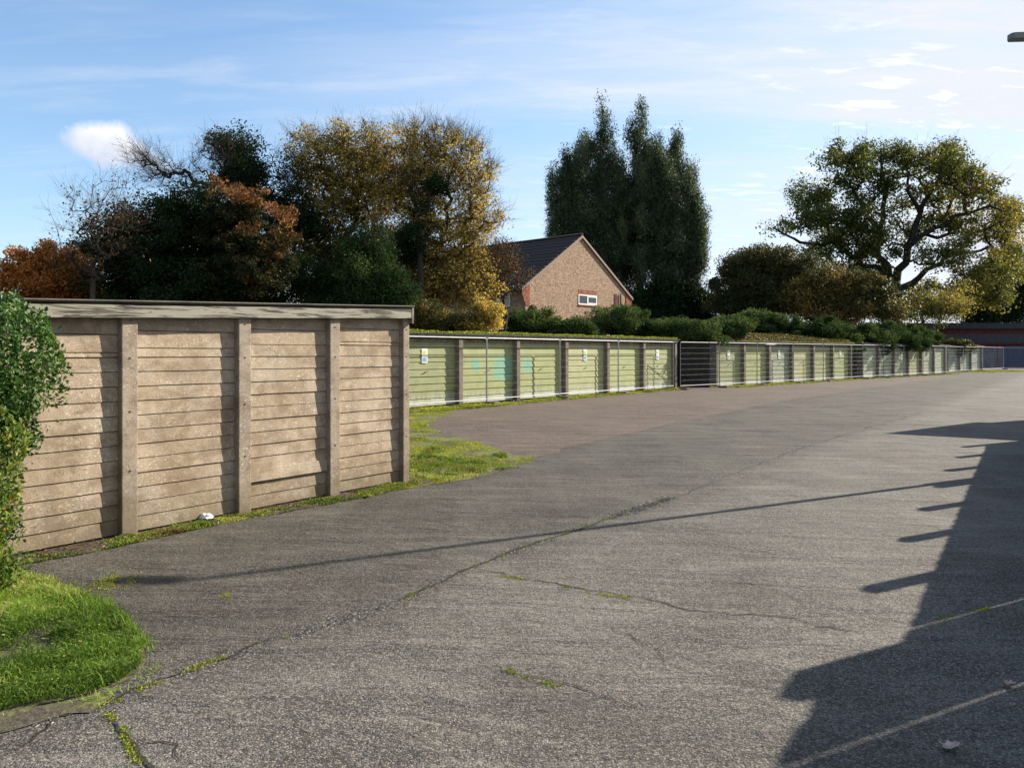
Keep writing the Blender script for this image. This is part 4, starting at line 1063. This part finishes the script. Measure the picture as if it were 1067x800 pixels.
tree('laurel_bush','dark green laurel bush showing above the concrete garage roof','bush',P(375,367,26)[:2]+(0,),P(375,330,26),
  [B(375,292,26,36,34,1,.42,1),B(345,315,26,30,25,1,.2,1),B(400,310,26,34,34,1,.25,1),B(320,300,26,30,34,.6,.15,1),B(385,262,26.4,30,26,.8,.12,1)],L['green'],280,.34,210,.08,.09,seed=80,bushy=True,tip=.005)
tree('brown_tree','small brown-leaved tree in front of the shaded side of the house','tree',P(525,367,31)[:2]+(0,),P(524,310,31),
  [B(520,268,31,24,20,1,.40,.55),B(538,283,31,18,20,1,.38,.4),B(508,300,31,22,22,1,.45,.8)],L['rust'],170,.32,60,.075,.09,seed=81,tip=.006,twigs=6)
tree('yellow_bush','bright yellow-leaved bush behind the mossy roof edge','bush',P(505,367,27)[:2]+(0,),P(505,345,27),
  [B(507,328,27,16,18,1,.85,1),B(490,338,27,18,12,1,.65,1)],L['gold'],70,.26,150,.075,.05,seed=82,bushy=True,tip=.004)
tree('green_bush','mid green bush at the left end of the mossy roof','bush',P(460,367,27)[:2]+(0,),P(460,345,27),
  [B(445,335,27,30,20,1,.6,1),B(475,338,27,26,16,1,.5,1),B(425,345,27,20,14,1,.6,1)],L['olive'],120,.26,190,.07,.05,seed=83,bushy=True,tip=.004)
GS='shrubs behind the lock-up garages'
sh=[('green_bush','leafy green bush left of the house gable',556,337,34,30,13,.45,84),
    ('green_bush','low green bush under the house gable window',600,345,34,22,8,.4,85),
    ('green_bush','tall green bush below the right corner of the house',644,336,36,36,14,.6,86),
    ('green_bush','green bush trailing toward the gap between the garage blocks',694,345,37,32,10,.5,87)]
for (nm,lb_,px,py,Z,rx,ry,ti,sd_) in sh:
    tree(nm,lb_,'bush',P(px,367,Z)[:2]+(0,),P(px,py+14,Z),[B(px,py-2,Z,rx,ry*1.1,1,ti+.2,1),B(px-rx*.5,py+8,Z,rx*.7,ry,1,ti,1),B(px+rx*.5,py+8,Z,rx*.7,ry*.9,1,ti-.1,1)],L['green'],190,.26,170,.085,.06,seed=sd_,bushy=True,tip=.005,group=GS)
tree('green_bush','green bush spilling over the left end of the litter-covered roof','bush',P(728,367,39)[:2]+(0,),P(728,350,39),
  [B(705,342,35.6,26,9,1,.75,1),B(727,347,34.6,22,11,1.4,.6,1),B(748,351,33.9,12,6,1.3,.5,1),B(765,342,36,24,7,1,.7,1),B(733,372,37.6,10,24,1.2,.05,1)],L['green'],170,.27,210,.10,.06,seed=88,bushy=True,tip=.005)
tree('green_bush','pale green bush along the ridge of the litter-covered roof','bush',P(790,367,46)[:2]+(0,),P(790,350,46),
  [B(760,339,43,26,8,1,.75,1),B(790,336,45,30,10,1,.8,1),B(815,339,45,20,8,1,.6,1)],L['green'],210,.32,210,.12,.06,seed=89,bushy=True,tip=.005)
# evergreen draped over block 3
def rowp(O,th,s,o,z): x,y=loc2w(O,th,s,o); return (x,y,z)
bl3=[]
for s_,o_,z_,rx,rz in ((-2.6,1.6,2.6,2.2,.6),(-1.2,.9,2.2,1.2,.6),(-.7,.3,1.7,.6,.6),(.8,.9,2.45,1.8,.55),(2.6,.5,2.4,1.8,.5),(3.6,.1,2.0,1.1,.42),(5.2,.8,2.6,2,.6),(6.6,.0,2.2,1.4,.42),(8,1.0,2.55,2,.6),(9.2,.0,2.15,1.0,.35),(10.4,.8,2.5,2,.5),(11.8,.2,2.25,1.3,.35),(13,1.0,2.35,1.4,.4),(-4.5,3.0,2.8,2.2,.55)):
    x,y,z=rowp(O3,TH3,s_,o_,z_+(.22 if o_>.4 else .0)); bl3.append((x,y,z,rx*.85,rx*.65,rz*1.25,1,.45,1))
x,y,z=rowp(O3,TH3,4,7,0)
tree('spreading_evergreen','dark spreading evergreen draped over the pale green garages','bush',(x,y,0),rowp(O3,TH3,4,6,2.4),bl3,L['green'],480,.33,210,.12,.14,seed=90,bushy=True,tip=.006,flat=.6)
tree('creeper','straggling grey-green creeper on the far garage block roof','climbing plant',rowp(O4,TH4,1.5,5.8,0),rowp(O4,TH4,1.6,2.0,2.5),
   [rowp(O4,TH4,1.8,.2,2.35)+(1.3,1.0,.25,1,.4,1),rowp(O4,TH4,2.6,.0,1.75)+(.4,.4,.5,1,.4,.8),rowp(O4,TH4,5.0,.0,1.9)+(.5,.4,.4,1,.5,.5)],L['olive'],60,.3,120,.14,.03,seed=91,bushy=True,tip=.005)
# eucalyptus group: seven slim stems
eg='tall eucalyptus trees behind the house'
ez=62
spec=[(594,590,150,15),(610,607,132,19),(630,627,110,20),(668,666,114,19),(686,686,132,19),(702,703,140,18),(716,717,178,14),(650,649,172,16)]
nm_=['leftmost narrow eucalyptus of the tall clump by the house','second eucalyptus from the left, rising behind the house roof','tallest eucalyptus, third from the left, above the house gable','eucalyptus right of the notch in the clump skyline','fifth eucalyptus from the left in the tall clump','sixth eucalyptus from the left in the tall clump','rightmost eucalyptus of the tall clump','lower eucalyptus filling the notch in the middle of the tall clump']
for i,(bx,tx,ty,wd_) in enumerate(spec):
    Zt=ez+[-1,1.5,-1,1,-1.5,1,-1,2.5][i]; bls=[]
    NB=12
    for q in range(NB):
        t=q/(NB-1); py=ty+10+(306-ty)*t; rr=wd_*(.30+1.15*min(1,t*2.4)**.75)*(1 if t<.8 else .8)
        sx=[-.35,.4,-.1,.45,-.45,.15,.3,-.3,.4,-.4,.1,.3][(q+i*5)%12]*rr*.8
        bls.append(B(tx+(bx-tx)*t+sx,py,Zt,rr*.70,(306-ty)/NB*1.0,1,.40+.12*(1-t),1.0 if t<.78 else .45))
    for q in range(5): # side sprays
        t=.3+.13*q; sd_=1 if (q+i)%2 else -1
        bls.append(B(tx+sd_*wd_*.95,ty+(306-ty)*t,Zt,wd_*.30,20,.8,.75,.7))
    tree('eucalyptus',nm_[i],'tree',P(bx,367,Zt)[:2]+(0,),P(tx+(bx-tx)*.35,ty+60,Zt),bls,L['euc'],560,.44,100,.20,.20,seed=100+i,bark='pale_bark',tip=.009,asp=.32,updir=1.0,twigs=3,twig_len=1.9,group=eg,flat=1.9,tintn=.34,wob=.14)
tree('eucalyptus_underbrush','dark hedge-like growth at the feet of the eucalyptus clump','bush',P(690,367,60)[:2]+(0,),P(690,330,60),
  [B(665,325,60,40,22,1,.3,1),B(705,318,60,34,30,1,.3,1),B(730,325,60,20,24,1,.3,1)],L['dark'],220,.7,200,.2,.15,seed=110,bushy=True)
# bushes between eucalyptus and oak
tree('holm_oak','dense olive-green rounded tree between the eucalyptus clump and oak','tree',P(790,367,56)[:2]+(0,),P(790,325,56),
  [B(772,285,56,30,26,1,.45,1),B(798,278,56,32,24,1,.5,1),B(828,288,56,32,26,1,.5,1),B(760,310,56,26,26,1,.4,1),B(800,312,56,44,24,1,.4,1)],L['olive'],420,.62,200,.16,.25,seed=111,tip=.01,tintn=.16)
tree('brown_thicket','thicket with golden and brown leaves left of the oak trunk','bush',P(850,367,54)[:2]+(0,),P(850,335,54),
  [B(838,312,54,26,22,1,.85,.9),B(866,300,54,34,22,1,.62,.9),B(870,322,54,40,18,1,.7,1),B(900,308,54,30,24,1,.55,1),B(925,320,54,26,18,1,.5,.9)],L['olive'],400,.55,150,.16,.14,seed=112,bushy=True,tip=.008,twigs=5)
tree('yellow_bush','small tree with pale yellow leaves below the oak, left of the brick building','tree',P(965,367,64)[:2]+(0,),P(962,335,64),
  [B(960,320,64,26,18,1,.75,.5),B(985,322,64,26,18,1,.85,.5),B(1000,305,66,16,20,.6,.85,.35),B(935,328,62,24,12,1,.6,.8)],L['oak'],150,.7,110,.18,.14,seed=113,tip=.012)
# the oak
OZ=75
ob_=[(880,170,34,20,.5),(920,162,30,16,.5),(905,190,38,22,.45),(962,168,34,16,.6),(990,180,34,20,.65),(1010,200,26,22,.75),(850,205,30,20,.5),(835,225,20,16,.45),
     (815,240,18,9,.5),(872,232,36,20,.4),(905,225,30,18,.4),(960,205,32,18,.55),(1000,232,38,18,.65),(1035,245,26,22,.8),(1030,278,30,18,.75),(990,265,34,16,.6),(950,240,22,14,.5),(880,262,34,18,.45),(855,250,24,14,.45),(1055,230,18,22,.9),
     (1000,290,28,14,.75),(970,300,22,10,.7),(905,283,24,12,.4)]
def PL(*a,dz=0):
    return [P(p[0],p[1],OZ+dz*i/len(a)) for i,p in enumerate(a)]
og=[(PL((934,300),(927,288),(913,256),(911,231),(894,206),(880,180)),.40,.08),
    (PL((913,240),(919,215),(921,190),(919,160),dz=2),.26,.07),
    (PL((934,300),(934,284),(948,256),(957,222),(976,193),(995,165)),.40,.08),
    (PL((948,258),(970,240),(1008,222),(1046,212),dz=-4),.27,.07),
    (PL((936,306),(950,294),(966,281),(998,265),(1033,256),dz=3),.32,.07),
    (PL((925,284),(888,269),(866,246),(836,252),(806,238),dz=-3),.25,.06),
    (PL((868,248),(855,225),(842,204),dz=2),.20,.06),
    (PL((957,222),(950,200),(948,178),dz=-2),.2,.05),(PL((976,240),(1000,200),(1015,190),dz=2),.2,.05),(PL((905,265),(885,245),(878,225),dz=3),.2,.05)]
ob_+=[(845,288,26,12,.45),(1040,305,26,14,.75),(860,305,26,12,.5),(1005,310,26,14,.8),(880,290,34,12,.5),(900,300,26,10,.5),(945,312,26,10,.7),(975,318,24,10,.8),(1045,290,22,14,.8),(1058,215,14,14,.8),(985,160,26,12,.6),(1025,195,20,16,.7),(900,250,30,16,.45),(1045,222,24,22,.85),(935,262,20,10,.4),(870,285,34,14,.4),(840,265,26,12,.4),(1020,300,26,14,.7),(915,245,16,14,.4),(945,158,14,10,.5),(1060,255,18,20,.9),(1010,178,18,12,.7),(840,232,26,14,.45)]
tree('oak_tree','large spreading oak with dark limbs and thinning olive-gold leaves','tree',P(938,367,OZ)[:2]+(0,),P(935,302,OZ),
  [B(a+0,b,OZ+[-3,2,0,3,-2][i%5],c,d,1,t,.72) for i,(a,b,c,d,t) in enumerate(ob_)],L['oak'],680,1.05,150,.27,.50,seed=121,bark='dark_bark',tip=.022,twigs=4,twig_len=1.2,tintn=.22,wob=.4,guides=og,clr=1.15)
# trees on the right edge, behind the brick building
for i,(px,ty,lb_) in enumerate(((1020,285,'dark conifer just right of the oak, behind the brick building'),(1050,262,'dark conifer behind the brick building under the oak branches'),(1085,270,'dark conifer at the right edge behind the brick building'),(1125,250,'dark conifer beyond the right edge behind the brick building'))):
    Z=96; tree('conifer',lb_,'tree',P(px,367,Z)[:2]+(0,),P(px,ty+30,Z),[B(px,ty+18,Z,16,18,1,.2,.7),B(px,ty+42,Z,24,22,1,.15,.7),B(px+4,ty+65,Z,26,18,.8,.25,.35)],L['green'],170,1.1,120,.34,.3,seed=130+i,tip=.02,group='conifers behind the brick building')

litter('fallen_leaves',gp((-20,660),(300,560),(500,480),(900,420),(1067,470),(1067,800),(200,860)),260,.016,L['dry'],140,z=.003,spread=.004,bias=.1)
# dead leaves on the tarmac at the right
def dead_leaf(px,py,s,lbl,seed):
    r=np.random.default_rng(seed); x,y=G(px,py); m=MB(); pts=[]
    n=14
    for q in range(n):
        a=2*math.pi*q/n; rr=s*(.6+.4*abs(math.cos(a*2.5)))*r.uniform(.8,1.1); pts.append((math.cos(a)*rr,math.sin(a)*rr*.7,.012+r.uniform(0,.018)))
    m.v=[(0,0,.006)]+pts; m.f=[(0,q+1,(q+1)%n+1) for q in range(n)]
    me=m.build('dead_leaf',M['leafdead']); me.location=(x,y,.002); md=me.modifiers.new('s','SOLIDIFY'); md.thickness=.002
    return tag(me,lbl,'leaf',None)
k=N('dead_leaf_skin'); M['leafdead']=k.done(k.ramp(k.noise(k.coord(),40,3),[(.3,(.42,.28,.22)),(.7,(.62,.48,.42))]),.7)
dead_leaf(989,781,.045,'curled pinkish-brown leaf on the shaded tarmac near the bottom edge',1)
dead_leaf(1052,715,.035,'small pale brown leaf on the shaded tarmac at the right edge',2)
dead_leaf(1055,738,.012,'tiny fleck of dry leaf on the shaded tarmac at the right edge',3)
